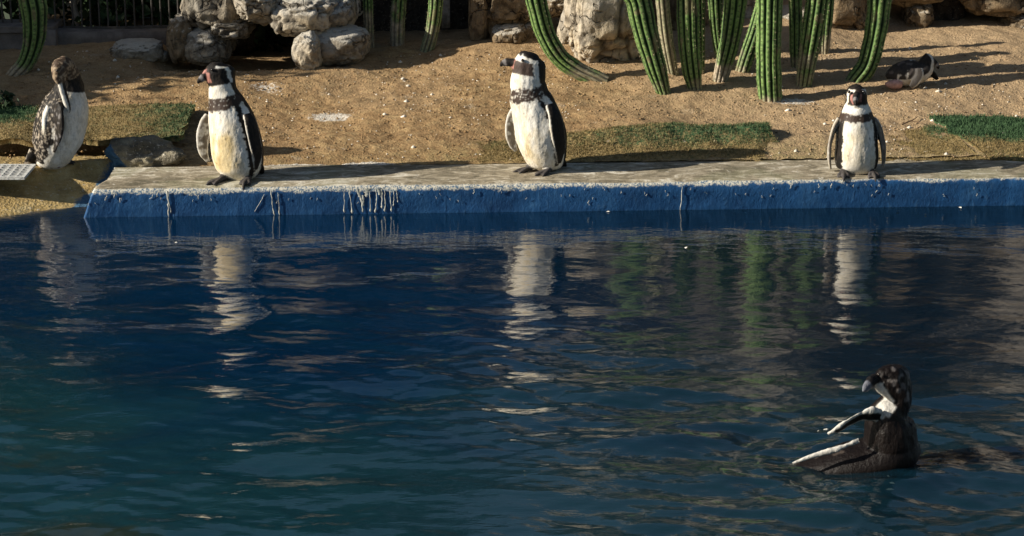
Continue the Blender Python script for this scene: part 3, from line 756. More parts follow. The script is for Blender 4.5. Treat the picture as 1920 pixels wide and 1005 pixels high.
def build_cacti():
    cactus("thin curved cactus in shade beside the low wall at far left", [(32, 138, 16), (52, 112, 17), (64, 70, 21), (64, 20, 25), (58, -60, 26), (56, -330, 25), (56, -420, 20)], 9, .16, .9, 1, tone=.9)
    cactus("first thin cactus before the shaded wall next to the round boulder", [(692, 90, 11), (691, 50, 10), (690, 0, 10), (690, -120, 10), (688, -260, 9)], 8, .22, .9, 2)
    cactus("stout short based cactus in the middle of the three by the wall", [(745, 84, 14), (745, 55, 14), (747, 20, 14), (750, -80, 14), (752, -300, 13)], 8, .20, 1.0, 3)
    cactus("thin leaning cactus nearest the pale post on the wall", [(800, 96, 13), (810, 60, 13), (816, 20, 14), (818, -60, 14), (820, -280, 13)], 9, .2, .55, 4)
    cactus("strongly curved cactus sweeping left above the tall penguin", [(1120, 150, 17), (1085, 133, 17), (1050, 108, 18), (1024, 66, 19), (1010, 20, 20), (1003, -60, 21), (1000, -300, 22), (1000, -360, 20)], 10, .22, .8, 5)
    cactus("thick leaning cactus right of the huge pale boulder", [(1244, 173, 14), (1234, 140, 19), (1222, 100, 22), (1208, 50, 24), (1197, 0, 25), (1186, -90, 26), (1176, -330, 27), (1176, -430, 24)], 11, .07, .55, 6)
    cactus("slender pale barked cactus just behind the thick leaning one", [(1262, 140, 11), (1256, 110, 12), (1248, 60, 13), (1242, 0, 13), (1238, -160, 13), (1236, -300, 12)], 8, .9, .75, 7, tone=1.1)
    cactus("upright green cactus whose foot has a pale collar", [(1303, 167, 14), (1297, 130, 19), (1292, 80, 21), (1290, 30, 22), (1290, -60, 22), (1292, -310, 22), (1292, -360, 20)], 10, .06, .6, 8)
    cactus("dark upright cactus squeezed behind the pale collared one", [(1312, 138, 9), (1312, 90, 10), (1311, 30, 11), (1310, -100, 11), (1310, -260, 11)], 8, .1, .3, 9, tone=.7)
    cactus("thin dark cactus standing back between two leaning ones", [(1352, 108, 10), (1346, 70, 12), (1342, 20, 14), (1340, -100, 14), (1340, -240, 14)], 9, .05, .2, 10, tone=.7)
    cactus("leaning cactus with a chalky white foot", [(1350, 152, 14), (1358, 120, 17), (1368, 80, 19), (1376, 30, 21), (1380, -40, 22), (1382, -300, 22)], 10, .17, 1.0, 11)
    cactus("slanted cactus that leans behind the widest stem", [(1392, 134, 14), (1400, 108, 15), (1413, 70, 15), (1425, 30, 15), (1434, -40, 15), (1438, -240, 15)], 9, .09, .7, 12)
    cactus("widest bright green cactus standing foremost on the bank", [(1444, 186, 23), (1442, 150, 24), (1441, 100, 24), (1442, 40, 25), (1443, -60, 26), (1444, -280, 27), (1444, -420, 25)], 12, .05, .8, 13, tone=1.1)
    cactus("thin upright cactus right behind the widest stem", [(1492, 126, 10), (1492, 90, 12), (1492, 30, 13), (1491, -80, 13), (1491, -280, 13)], 8, .08, .5, 14)
    cactus("leaning cactus with a bleached grey foot right of the widest", [(1507, 160, 16), (1513, 120, 18), (1522, 70, 21), (1530, 20, 22), (1534, -60, 22), (1536, -330, 22)], 11, .20, .6, 15)
    cactus("far thin cactus with pale foot in the gap to the square boulder", [(1546, 100, 9), (1548, 60, 11), (1552, 10, 12), (1553, -100, 12), (1553, -240, 12)], 8, .12, .8, 16)
    cactus("curved lone cactus nearest the resting penguin", [(1606, 150, 19), (1626, 122, 20), (1638, 80, 21), (1645, 40, 22), (1649, 0, 23), (1651, -90, 23), (1650, -300, 23), (1650, -360, 20)], 10, .05, .2, 17)
build_cacti()

# ------------------------------------------------------------------ artificial turf mats
def turf(name, label, corners, nu, nv, off, worn, blades, thick=.02, follow=True, seed=1):
    c = [on_ground(*q) if len(q) == 2 else on_z(q[0], q[1], q[2]) for q in corners]   # front-left, front-right, back-right, back-left
    s = np.linspace(0, 1, nu)[:, None]; t = np.linspace(0, 1, nv)[None, :]
    A = [np.array(q[:]) for q in c]
    def bil(k): return (1 - s) * (1 - t) * A[0][k] + s * (1 - t) * A[1][k] + s * t * A[2][k] + (1 - s) * t * A[3][k]
    X, Y = bil(0), bil(1)
    P0 = np.stack([X.ravel(), Y.ravel(), 0 * X.ravel()], -1)
    jit = .022 * fbm(P0 * 9, 4, seed).reshape(X.shape); X = X + jit; Y = Y + .020 * fbm(P0 * 10 + 5, 4, seed + 1).reshape(X.shape)
    SS, TT = np.broadcast_to(s, X.shape), np.broadcast_to(t, X.shape)
    if follow: Z = T(X, Y) + off(SS, TT)
    else: Z = bil(2) + off(SS, TT)
    Z = Z + .004 * fbm(P0 * 14, 2, seed + 2).reshape(X.shape)
    top = np.stack([X, Y, Z], -1)
    root = thing(name, label, "turf mat", tuple((A[0] + A[1] + A[2] + A[3]) / 4), "artificial turf mats on the bank")
    o0 = np.array(root.location)
    V = (top - o0).reshape(-1, 3); F = grid_faces(nu, nv)[:, ::-1].tolist()
    idx = np.arange(nu * nv).reshape(nu, nv)
    loop = list(idx[:, 0]) + list(idx[-1, 1:]) + list(idx[-2::-1, -1]) + list(idx[0, -2:0:-1])
    base = len(V); low = V[loop].copy(); low[:, 2] -= thick; V = np.vstack([V, low]); n = len(loop)
    for k in range(n): F.append([loop[k], base + k, base + (k + 1) % n, loop[(k + 1) % n]])
    W_ = worn(SS, TT).ravel(); W_all = np.concatenate([W_, W_[loop]])
    m = mesh_np("mat_backing", V, np.array(F)); set_f(m, "worn", W_all); link("mat_backing", m, MAT['turf'], root)
    if blades:
        g = np.random.default_rng(seed); k = g.integers(0, nu * nv, blades)
        p = (top - o0).reshape(-1, 3)[k] + np.stack([g.normal(0, .006, blades), g.normal(0, .008, blades), 0 * k], 1)
        h = g.uniform(.007, .021, blades) * (1.1 - .6 * np.clip(W_[k], 0, 1)); a = g.uniform(0, 6.28, blades)
        w = .0022; d = np.stack([np.cos(a), np.sin(a), 0 * a], 1) * w
        tip = p + np.stack([g.normal(0, .005, blades), g.normal(0, .005, blades), h], 1)
        Vb = np.stack([p - d, p + d, tip], 1).reshape(-1, 3)
        mb = mesh_np("turf_blades", Vb, np.arange(blades * 3).reshape(-1, 3), False); set_f(mb, "worn", np.repeat(W_[k], 3))
        link("turf_blades", mb, MAT['turf'], root, kind="stuff")
    return root
turf("turf_mat", "raised square turf step behind the preening penguin at left", [(-180, 262, .250), (340, 260, .250), (362, 196, .262), (-180, 200, .262)], 150, 60,
     lambda s, t: .006 * np.sin(s * 9) + .008 * np.sin(s * 31 + 2) * (1 - t) ** 3, lambda s, t: .80 - .45 * sstep(.72, 1, s) - .95 * sstep(.66, .3, s) * sstep(.25, .8, t) + .1 * (1 - t), 16000, .028, False, 2)
turf("turf_mat", "long faded turf mat with a rolled ridge along the pool edge", [(836, 307), (1470, 300), (1428, 238), (860, 266)], 210, 70,
     lambda s, t: -.012 + .024 * sstep(0, .2, s) * sstep(0, .12, t) * (.35 + .65 * sstep(1, .9, t)) + .050 * np.exp(-((t - .66 - .1 * (1 - s)) / .20) ** 2) * sstep(.1, .6, s) - .03 * sstep(.55, .3, t) * sstep(.93, 1, s),
     lambda s, t: .96 - .42 * sstep(.35, .85, s + .1 * t) * np.exp(-((t - .56) / .30) ** 2) - .22 * sstep(.25, .6, t), 24000, .05, True, 3)
turf("turf_mat", "bright green turf mat at the far right with a diagonal seam", [(1862, 299), (2230, 300), (2230, 218), (1742, 222)], 150, 70,
     lambda s, t: -.004 + .018 * sstep(0, .3, t), lambda s, t: .90 - .95 * sstep(.25, .62, t) - .2 * (1 - t) * sstep(.25, 0, t), 20000, .02, True, 4)
turf("turf_mat", "bald woven turf scrap left of the diagonal seam", [(1650, 299), (1852, 298), (1752, 234), (1660, 244)], 90, 50,
     lambda s, t: -.008 + .014 * sstep(0, .5, s) * sstep(0, .3, t) * sstep(1, .85, t), lambda s, t: .97 - .72 * sstep(.45, .9, s) * sstep(.4, .85, t), 4500, .012, True, 5)

# ------------------------------------------------------------------ drain grate, rubble lump, twig, small plant, specks
def build_small():
    c = on_z(-26, 322, .160)
    g = thing("drain_grate", "galvanised drain grate set in the concrete by the preening penguin", "drain grate", c)
    w, d = .44, .27
    bm = bmesh.new()
    for sx in (-1, 1): box_bm(bm, (sx * w / 2, 0, 0), (.016, d, .014))
    for sy in (-1, 1): box_bm(bm, (0, sy * d / 2, 0), (w + .016, .016, .0142))
    link("frame", bm_mesh("frame", bm), MAT['steel'], g)
    bm = bmesh.new(); box_bm(bm, (0, 0, 0), (.0085, d - .018, .011)); bar = bm_mesh("bar", bm); bar.materials.append(MAT['steel'])
    bm = bmesh.new(); box_bm(bm, (0, 0, 0), (w - .018, .0085, .0105)); cb = bm_mesh("cross_bar", bm); cb.materials.append(MAT['steel'])
    for k in range(10): o = link("bar", bar, None, g); o.location.x = -w / 2 + w * (k + 1) / 11
    for k in range(5): o = link("cross_bar", cb, None, g); o.location.y = -d / 2 + d * (k + 1) / 6
    bm = bmesh.new(); box_bm(bm, (0, 0, -.0055), (w - .01, d - .01, .004)); link("sump_shade", bm_mesh("sump_shade", bm), MAT['sump_shade'], g)  # black sheet for the shade between the bars
    # rough concrete lump, blue paint at its foot
    b = boulder("rough concrete lump between turf step and pool edge corner", (204, 272, 330, 336), .42, .24, 'rock_grey', 44, 1.0, .42, .2, level=5, name="concrete_lump", group=None)
    b["category"] = "concrete lump"
    b.data.materials[0] = MAT['lump']; co = np.array([v.co[:] for v in b.data.vertices]); set_f(b.data, "paint", sstep(-.05, -.16, co[:, 0] + .9 * co[:, 2]))
    # twig
    a = on_ground(1692, 238); e = on_ground(1722, 226)
    t = thing("dry_twig", "small forked dry twig on the sand near the bright green mat", "twig", a)
    P = [(0, 0, .012), (.03, .02, .02), (.07, .05, .03), (.10, .10, .035)]
    V, F = tube(catmull(P, 16), np.linspace(.005, .002, 16), 6, .002, 1); link("stem", mesh_np("stem", V, F), MAT['twig'], t)
    V, F = tube(catmull([(.05, .035, .025), (.09, .02, .02), (.115, .0, .018)], 10), np.linspace(.003, .0015, 10), 6, .001, 2); link("fork", mesh_np("fork", V, F), MAT['twig'], t)
    p = on_ground(4, 214)
    s = thing("small_plant", "tiny dark leafed plant at the left border of the turf step", "plant", p)
    V, F = tube([(0, 0, -.02), (0, 0, .05), (.01, 0, .10)], [.006, .005, .003], 6); link("stem", mesh_np("stem", V, F), MAT['twig'], s)
    leafball("foliage", (0, 0, .07), (.085, .07, .06), 180, .02, 'leaf', s, 6)
    # pale specks, feathers and pebbles strewn on the bank
    g = np.random.default_rng(9); n = 1500
    X = g.uniform(-3.0, 3.2, n); Y = .45 + 2.3 * g.random(n) ** 1.2; 
    dens = vnoise(np.stack([X * 1.3, Y * 1.3, 0 * X], 1), 66); k = dens > -.35 * g.random(n); X, Y = X[k], Y[k]; n = len(X)
    Z = T(X, Y); size = g.uniform(.002, .0065, n) * (1 + 1.6 * (g.random(n) > .94) + 1.5 * (g.random(n) > .99))
    O = np.array([(1, 0, 0), (-1, 0, 0), (0, 1, 0), (0, -1, 0), (0, 0, .8), (0, 0, -.8)], float)
    OF = np.array([(0, 2, 4), (2, 1, 4), (1, 3, 4), (3, 0, 4), (2, 0, 5), (1, 2, 5), (3, 1, 5), (0, 3, 5)])
    an = g.uniform(0, 6.28, n); st = g.uniform(.6, 1.8, n)
    V = np.repeat(O[None], n, 0) * size[:, None, None] * np.stack([st, np.ones(n), np.ones(n)], 1)[:, None]
    ca, sa = np.cos(an), np.sin(an); x = V[..., 0] * ca[:, None] - V[..., 1] * sa[:, None]; y = V[..., 0] * sa[:, None] + V[..., 1] * ca[:, None]
    V = np.stack([x + X[:, None], y + Y[:, None], V[..., 2] + Z[:, None] + .003], -1).reshape(-1, 3)
    F = (np.arange(n)[:, None, None] * 6 + OF[None]).reshape(-1, 3)
    link("pebbles", mesh_np("pebbles", V, F, False), MAT['speck'], kind="stuff")
    n = 4500; X = g.uniform(-3.0, 3.2, n); Y = .45 + 2.3 * g.random(n); Z = T(X, Y); size = g.uniform(.003, .010, n)
    V = np.repeat(O[None], n, 0) * size[:, None, None]; V = V + g.normal(0, .0015, V.shape)
    V = np.stack([V[..., 0] + X[:, None], V[..., 1] + Y[:, None], V[..., 2] * .8 + Z[:, None] + .002], -1).reshape(-1, 3)
    F = (np.arange(n)[:, None, None] * 6 + OF[None]).reshape(-1, 3)
    link("sand_clods", mesh_np("sand_clods", V, F, False), MAT['sand'], kind="stuff")
build_small()
def build_litter():
    g = np.random.default_rng(19); n = 420; X = g.uniform(-3.0, 3.2, n); Y = .5 + 2.2 * g.random(n); Z = T(X, Y) + .004
    L = g.uniform(.005, .016, n); w = L * g.uniform(.2, .5, n); a = g.uniform(0, 6.28, n); ca, sa = np.cos(a), np.sin(a)
    P = np.array([(-1, 0, 0), (0, 1, .3), (1, 0, 0), (0, -1, .3)], float)[None] * np.stack([L, w, L], 1)[:, None]
    V = np.stack([P[..., 0] * ca[:, None] - P[..., 1] * sa[:, None] + X[:, None], P[..., 0] * sa[:, None] + P[..., 1] * ca[:, None] + Y[:, None], P[..., 2] + Z[:, None]], -1).reshape(-1, 3)
    link("leaf_litter", mesh_np("leaf_litter", V, np.arange(4 * n).reshape(-1, 4), False), MAT['twig'], kind="stuff")
build_litter()
def build_feathers():
    rd = random.Random(12); V = []; F = []
    spots = [(1140, 397), (1800, 389), (1684, 396), (1736, 402), (1548, 806), (1534, 808), (1665, 893), (1672, 906), (1668, 918), (985, 884), (30, 432), (330, 455), (950, 437)]
    spots += [(rd.uniform(60, 1900), rd.uniform(425, 700)) for _ in range(2)]
    for u, v in spots:
        c = on_z(u, v, .004); a = rd.uniform(0, 6.28); L = rd.uniform(.006, .014); w = L * rd.uniform(.3, .55); d = Vector((math.cos(a), math.sin(a), 0)); e = Vector((-d.y, d.x, 0)); n = len(V)
        for p in (c - d * L, c - d * L * .3 + e * w + Vector((0, 0, .003)), c + d * L * .6 + e * w * .8 + Vector((0, 0, .004)), c + d * L * 1.2, c + d * L * .5 - e * w * .8, c - d * L * .3 - e * w): V.append(tuple(p))
        F += [(n, n + 1, n + 5, n + 5), (n + 1, n + 2, n + 4, n + 5), (n + 2, n + 3, n + 4, n + 4)]
    m = bpy.data.meshes.new("floating_feathers"); m.from_pydata(V, [], [tuple(dict.fromkeys(f)) for f in F]); link("floating_feathers", m, MAT['white'], kind="stuff")
build_feathers()

# ------------------------------------------------------------------ penguins
BLK = np.array((.0075, .0065, .0065)); BRN = np.array((.045, .030, .024)); WHT = np.array((.82, .79, .72)); PNK = np.array((.42, .20, .17))
YEL = np.array((.66, .52, .27)); GRY = np.array((.16, .15, .15)); DGR = np.array((.05, .046, .046))

class Bird:
    def __init__(s, base_uv, base_z=None, y=None):
        if y is None:
            b = on_z(base_uv[0], base_uv[1], base_z) if base_z is not None else on_ground(*base_uv)
            s.y = b.y; s.base = b
        else:
            s.y = y; s.base = on_y(base_uv[0], base_uv[1], y)
        s.s = px(s.y); s.V = []; s.F = []; s.C = []; s.n = 0
    def P(s, u, v, dy=0): return on_y(u, v, s.y + dy * s.s)
    def add(s, V, F, C):
        s.V.append(V); s.F.append(F + s.n); s.C.append(C); s.n += len(V)
    def loft(s, secs, colour, nt=230, na=120, seed=0):
        """secs: (u, v, dy, half side, half front, front vector or azimuth, k)"""
        rows = []
        for u, v, dy, a, b, f, k in secs:
            if not isinstance(f, tuple): f = (math.sin(R(f)), -math.cos(R(f)), 0.0)
            rows.append((*s.P(u, v, dy), a * s.s, b * s.s, *f, k))
        A = catmull(rows, nt); c = A[:, :3]; a = np.maximum(A[:, 3], .0008); b = np.maximum(A[:, 4], .0008); f = A[:, 5:8]; k = A[:, 8]
        t = np.gradient(c, axis=0); t /= np.linalg.norm(t, axis=1)[:, None] + 1e-9
        f = f - t * (f * t).sum(1)[:, None]; f /= np.linalg.norm(f, axis=1)[:, None] + 1e-9
        sd = np.cross(f, t)
        ph = np.linspace(-np.pi, np.pi, na, endpoint=False)
        V = c[:, None] + (b[:, None] * np.cos(ph)[None])[..., None] * f[:, None] + (a[:, None] * np.sin(ph)[None])[..., None] * sd[:, None]
        V = V.reshape(-1, 3)
        K = np.repeat(k, na); Ph = np.tile(np.degrees(ph), nt)
        C = colour(K, Ph, V)
        F = grid_faces(nt, na, True)
        V = np.vstack([V, c[0], c[-1]]); C = np.vstack([C, C[0], C[-1]])
        i0, i1 = nt * na, nt * na + 1
        tri = [(i0, (j + 1) % na, j, j) for j in range(na)] + [(i1, (nt - 1) * na + j, (nt - 1) * na + (j + 1) % na, (nt - 1) * na + (j + 1) % na) for j in range(na)]
        s.add(V, np.vstack([F, np.array(tri)]), C)
    def bone(s, P, r, col, nt=24, na=14, flat=None):
        """small tapering limb: P list of (u,v,dy), r radii in px; flat scales it along an axis vector"""
        pts = catmull([tuple(s.P(*q)) for q in P], nt); rr = catmull(np.array(r, float)[:, None], nt)[:, 0] * s.s
        V, F = tube(pts, np.maximum(rr, .0008), na)
        C = np.tile(col, (len(V), 1)) * (1 + .25 * vnoise(V * 80, 5)[:, None])
        V = np.vstack([V, pts[0], pts[-1]]); C = np.vstack([C, col, col]); i0 = nt * na; i1 = i0 + 1
        tri = [(i0, j, (j + 1) % na, (j + 1) % na) for j in range(na)] + [(i1, (nt - 1) * na + (j + 1) % na, (nt - 1) * na + j, (nt - 1) * na + j) for j in range(na)]
        s.add(V, np.vstack([F, np.array(tri)]), C)
    def leg(s, hip, u, v, az, size=1.0, col=None, droop=0.0):
        """short leg from hip (u, v, dy) down to a foot whose ankle shows at (u, v) on the ground"""
        o = on_z(u, v, s.base.z + .001); h = s.P(*hip); k = s.s
        pts = catmull([tuple(h), tuple(h.lerp(o, .55) + Vector((0, 0, 2 * k))), tuple(o + Vector((0, 0, 5 * k)))], 20); rr = catmull(np.array([[15.0], [10], [6.0]]), 20)[:, 0] * k
        V, F = tube(pts, rr, 14); C = np.tile(DGR if col is None else col, (len(V), 1)) * (1 + .3 * vnoise(V * 80, 5)[:, None])
        V = np.vstack([V, pts[0], pts[-1]]); C = np.vstack([C, C[0], C[-1]]); i0 = 280; i1 = 281; na = 14; nt = 20
        tri = [(i0, j, (j + 1) % na, (j + 1) % na) for j in range(na)] + [(i1, (nt - 1) * na + (j + 1) % na, (nt - 1) * na + j, (nt - 1) * na + j) for j in range(na)]
        s.add(V, np.vstack([F, np.array(tri)]), C)
        s.foot(o, az, size, col, droop)
    def foot(s, o, az, size=1.0, col=None, droop=0.0):
        """webbed foot: ankle at o, three toes spreading towards azimuth az"""
        col = DGR * 1.2 if col is None else col
        k = s.s * size
        for da, L, lift in ((-26, 21, 0), (0, 27, 0), (26, 21, 0)):
            d = Vector((math.sin(R(az + da)), -math.cos(R(az + da)), 0))
            P = [o + Vector((0, 0, 6 * k)), o + d * (.3 * L * k) + Vector((0, 0, 4.5 * k)), o + d * (.72 * L * k) + Vector((0, 0, 2.6 * k)), o + d * ((L - 3 * droop) * k) + Vector((0, 0, (1.4 - 3 * droop) * k)), o + d * ((L + 5 - 7 * droop) * k) + Vector((0, 0, (-.5 - 12 * droop) * k))]
            V, F = tube(catmull(P, 20), catmull(np.array([[5.0], [3.9], [3.5], [2.6], [1.0]]), 20)[:, 0] * k, 12)
            C = np.tile(col, (len(V), 1)) * (1 + .6 * vnoise(V * 120, 8)[:, None])
            s.add(V, F, np.clip(C, .005, 1))
        # web between the toes
        cs = []; A = np.linspace(-26, 26, 15); Ls = 18 + 2.5 * np.cos(np.radians(A * 3.4)) * 0
        top = [o + Vector((0, 0, 5 * k))]
        V = [tuple(o + Vector((0, 0, 5.2 * k))), tuple(o + Vector((0, 0, .2 * k)))]
        for q in A:
            d = Vector((math.sin(R(az + q)), -math.cos(R(az + q)), 0)); L = 19 + 3 * abs(math.sin(R(q * 6.9)))
            V += [tuple(o + d * L * k + Vector((0, 0, 3.0 * k))), tuple(o + d * L * k + Vector((0, 0, .2 * k)))]
        F = []
        for q in range(14):
            a, b, c, e = 2 + 2 * q, 3 + 2 * q, 4 + 2 * q, 5 + 2 * q
            F += [(0, a, c, c), (1, e, b, b), (a, b, e, c)]
        F += [(0, 1, 3, 2), (0, 30, 31, 1)]
        V = np.array(V); s.add(V, np.array(F), np.tile(col * .8, (len(V), 1)))
    def flipper(s, pts, chord_dir=None, out_side=1, colour=None, nt=70):
        """pts: (u, v, dy, half thickness, half chord, leading-edge vector, k)"""
        s.loft(pts, colour or flip_col, nt, 40)
    def build(s, label, seed=1, voxel=.0034, eyes=(), ruffle=.0022, group="penguins in the pool enclosure", mat="plum"):
        V = np.vstack(s.V); F = np.vstack(s.F); C = np.vstack(s.C)
        faces = [tuple(dict.fromkeys(f)) for f in F.tolist()]; faces = [f for f in faces if len(f) > 2]
        me = bpy.data.meshes.new("tmp"); me.from_pydata(V.tolist(), [], faces); me.update()
        bm = bmesh.new(); bm.from_mesh(me); bmesh.ops.recalc_face_normals(bm, faces=bm.faces); bm.to_mesh(me); bm.free()
        to = bpy.data.objects.new("tmp", me); COL.objects.link(to)
        md = to.modifiers.new("r", 'REMESH'); md.mode = 'VOXEL'; md.voxel_size = voxel
        sm = to.modifiers.new("s", 'SMOOTH'); sm.iterations = 3; sm.factor = .5
        dg = bpy.context.evaluated_depsgraph_get(); dg.update()
        m = bpy.data.meshes.new_from_object(to.evaluated_get(dg)); m.name = "body"
        bpy.data.objects.remove(to); bpy.data.meshes.remove(me)
        n = len(m.vertices); X = np.empty(n * 3, np.float32); m.vertices.foreach_get("co", X); X = X.reshape(-1, 3).astype(float)
        N = np.empty(n * 3, np.float32); m.vertices.foreach_get("normal", N); N = N.reshape(-1, 3)
        kd = kdtree.KDTree(len(V))
        for i, p in enumerate(V): kd.insert(p, i)
        kd.balance()
        idx = np.array([kd.find(p)[1] for p in X])
        col = C[idx]
        E = np.empty(len(m.edges) * 2, np.int32); m.edges.foreach_get("vertices", E); E = E.reshape(-1, 2)
        deg = np.bincount(E.ravel(), minlength=n)[:, None]
        for _ in range(2):
            acc = np.zeros_like(col)
            for ch in range(3): acc[:, ch] = np.bincount(E[:, 0], col[E[:, 1], ch], n) + np.bincount(E[:, 1], col[E[:, 0], ch], n)
            col = .5 * col + .5 * acc / np.maximum(deg, 1)
        q = X * np.array((1, 1, .38))
        d = ruffle * (1.1 * fbm(q * 26, 2, seed) + .28 * fbm(q * 95, 2, seed + 6)) + .0004 * fbm(X * 150, 2, seed + 3)
        lowp = sstep(.03, .10, X[:, 2] - s.base.z)
        X = X + N * (d * lowp)[:, None]
        X -= np.array(s.base)
        m.vertices.foreach_set("co", X.astype(np.float32).ravel()); m.update()
        m.polygons.foreach_set("use_smooth", np.ones(len(m.polygons), bool))
        set_col(m, np.clip(col, .004, .95))
        root = thing("penguin", label, "penguin", s.base, group)
        link("body", m, MAT[mat], root)
        for e in eyes:
            bm = bmesh.new(); bmesh.ops.create_uvsphere(bm, u_segments=16, v_segments=10, radius=3.0 * s.s)
            o = link("eye", bm_mesh("eye", bm, True), MAT['eye'], root); o.location = s.P(*e) - s.base
        return root

def mottled(C, V, amt, seed, col=GRY):
    n = vnoise(V * 70, seed); return np.where((n > amt)[:, None], col, C)
def pattern(stain=0.0, fleck=1.1, seed=1, bandk=(5.0, 5.85), back=104, face=(68, 92), throat=104, mask=BLK, brow=(8.33, 8.72), flank=(64, 82), pink=27, brow0=0, speck=-.8):
    def f(k, ph, V):
        a = np.abs(ph); j1 = fbm(V * 110, 3, seed); j2 = fbm(V * 70, 3, seed + 9)
        kk = k + .07 * j1; aa = a + 4 * j2
        C = np.tile(WHT, (len(k), 1))
        body = kk < 6.05
        # belly stain
        st = np.clip(stain * (sstep(1.0, 2.4, k) * sstep(5.0, 3.4, k)) * sstep(62, 15, a) * (.6 + .9 * fbm(V * np.array((22, 22, 9)), 3, seed + 4)), 0, .9)[:, None]
        C = C * (1 - st) + YEL * st
        C = np.where((body & (aa > flank[0]) & (aa < flank[1]) & (kk < bandk[0] + .3) & (kk > 1.3))[:, None], BLK, C)
        C = np.where((body & (aa > back))[:, None], BLK, C)
        C = np.where((body & (kk + .12 * j2 > bandk[0]) & (kk - .12 * j2 < bandk[1]) & (aa < 112) & (fbm(V * 190, 2, seed + 2) > speck))[:, None], BRN, C)
        nb = (kk >= 6.05) & (kk < 7.05)
        C = np.where((nb & (aa > throat))[:, None], BLK, C)
        hd = kk >= 7.05
        C = np.where(hd[:, None], mask, C)
        stripe = hd & (((aa > face[0]) & (aa < face[1]) & (kk < brow[1])) | ((kk > brow[0]) & (kk < brow[1]) & (aa < face[1]) & (aa > brow0)))
        C = np.where(stripe[:, None], WHT, C)
        cap = hd & ((kk > brow[1]) | (aa >= face[1])); C = np.where(cap[:, None], BLK, C)
        pk = hd & (a < pink) & (k > 7.45) & (k < 8.25); C = np.where(pk[:, None], PNK, C)
        # pale flecks in dark plumage and dark specks in the white
        dark = C.mean(1) < .08; n = vnoise(V * 75, seed + 20)
        C = np.where((dark & (n > fleck) & (kk < 7))[:, None], GRY * 2.0, C)
        C = np.where(((~dark) & (vnoise(V * 65, seed + 30) > .80))[:, None], C * .35, C)
        low = k < .95; C = np.where(low[:, None], BLK * 1.5, C)
        return C * (1 + .10 * vnoise(V * 30, seed + 40)[:, None])
    return f
def flip_col(k, ph, V):
    """sin(phi) > 0 is one face, < 0 the other; both rims are pale"""
    a = np.abs(ph); C = np.tile(BLK, (len(k), 1))
    rim = (a < 24 + 6 * vnoise(V * 60, 3)) | (a > 160)
    return np.where(rim[:, None], WHT * .85, C)
def flip_pale(k, ph, V):
    n = fbm(V * 60, 3, 4); a = np.abs(ph)
    C = np.where((n > .25)[:, None], WHT * .55, np.array((.13, .11, .085)))
    return np.where(((a < 38) | (a > 150))[:, None], WHT * .72, C)
def bill_col(tip=.82, c=BLK):
    def f(k, ph, V):
        C = np.tile(c * 1.5, (len(k), 1)); C = np.where(((k > .62) & (k < .80))[:, None], GRY * 1.3, C); return C
    return f
def bill(b, pts, up=(0, 0, 1.0), colour=None):
    b.loft([(u, v, dy, w, h, up, k) for u, v, dy, w, h, k in pts], colour or bill_col(), 40, 24)

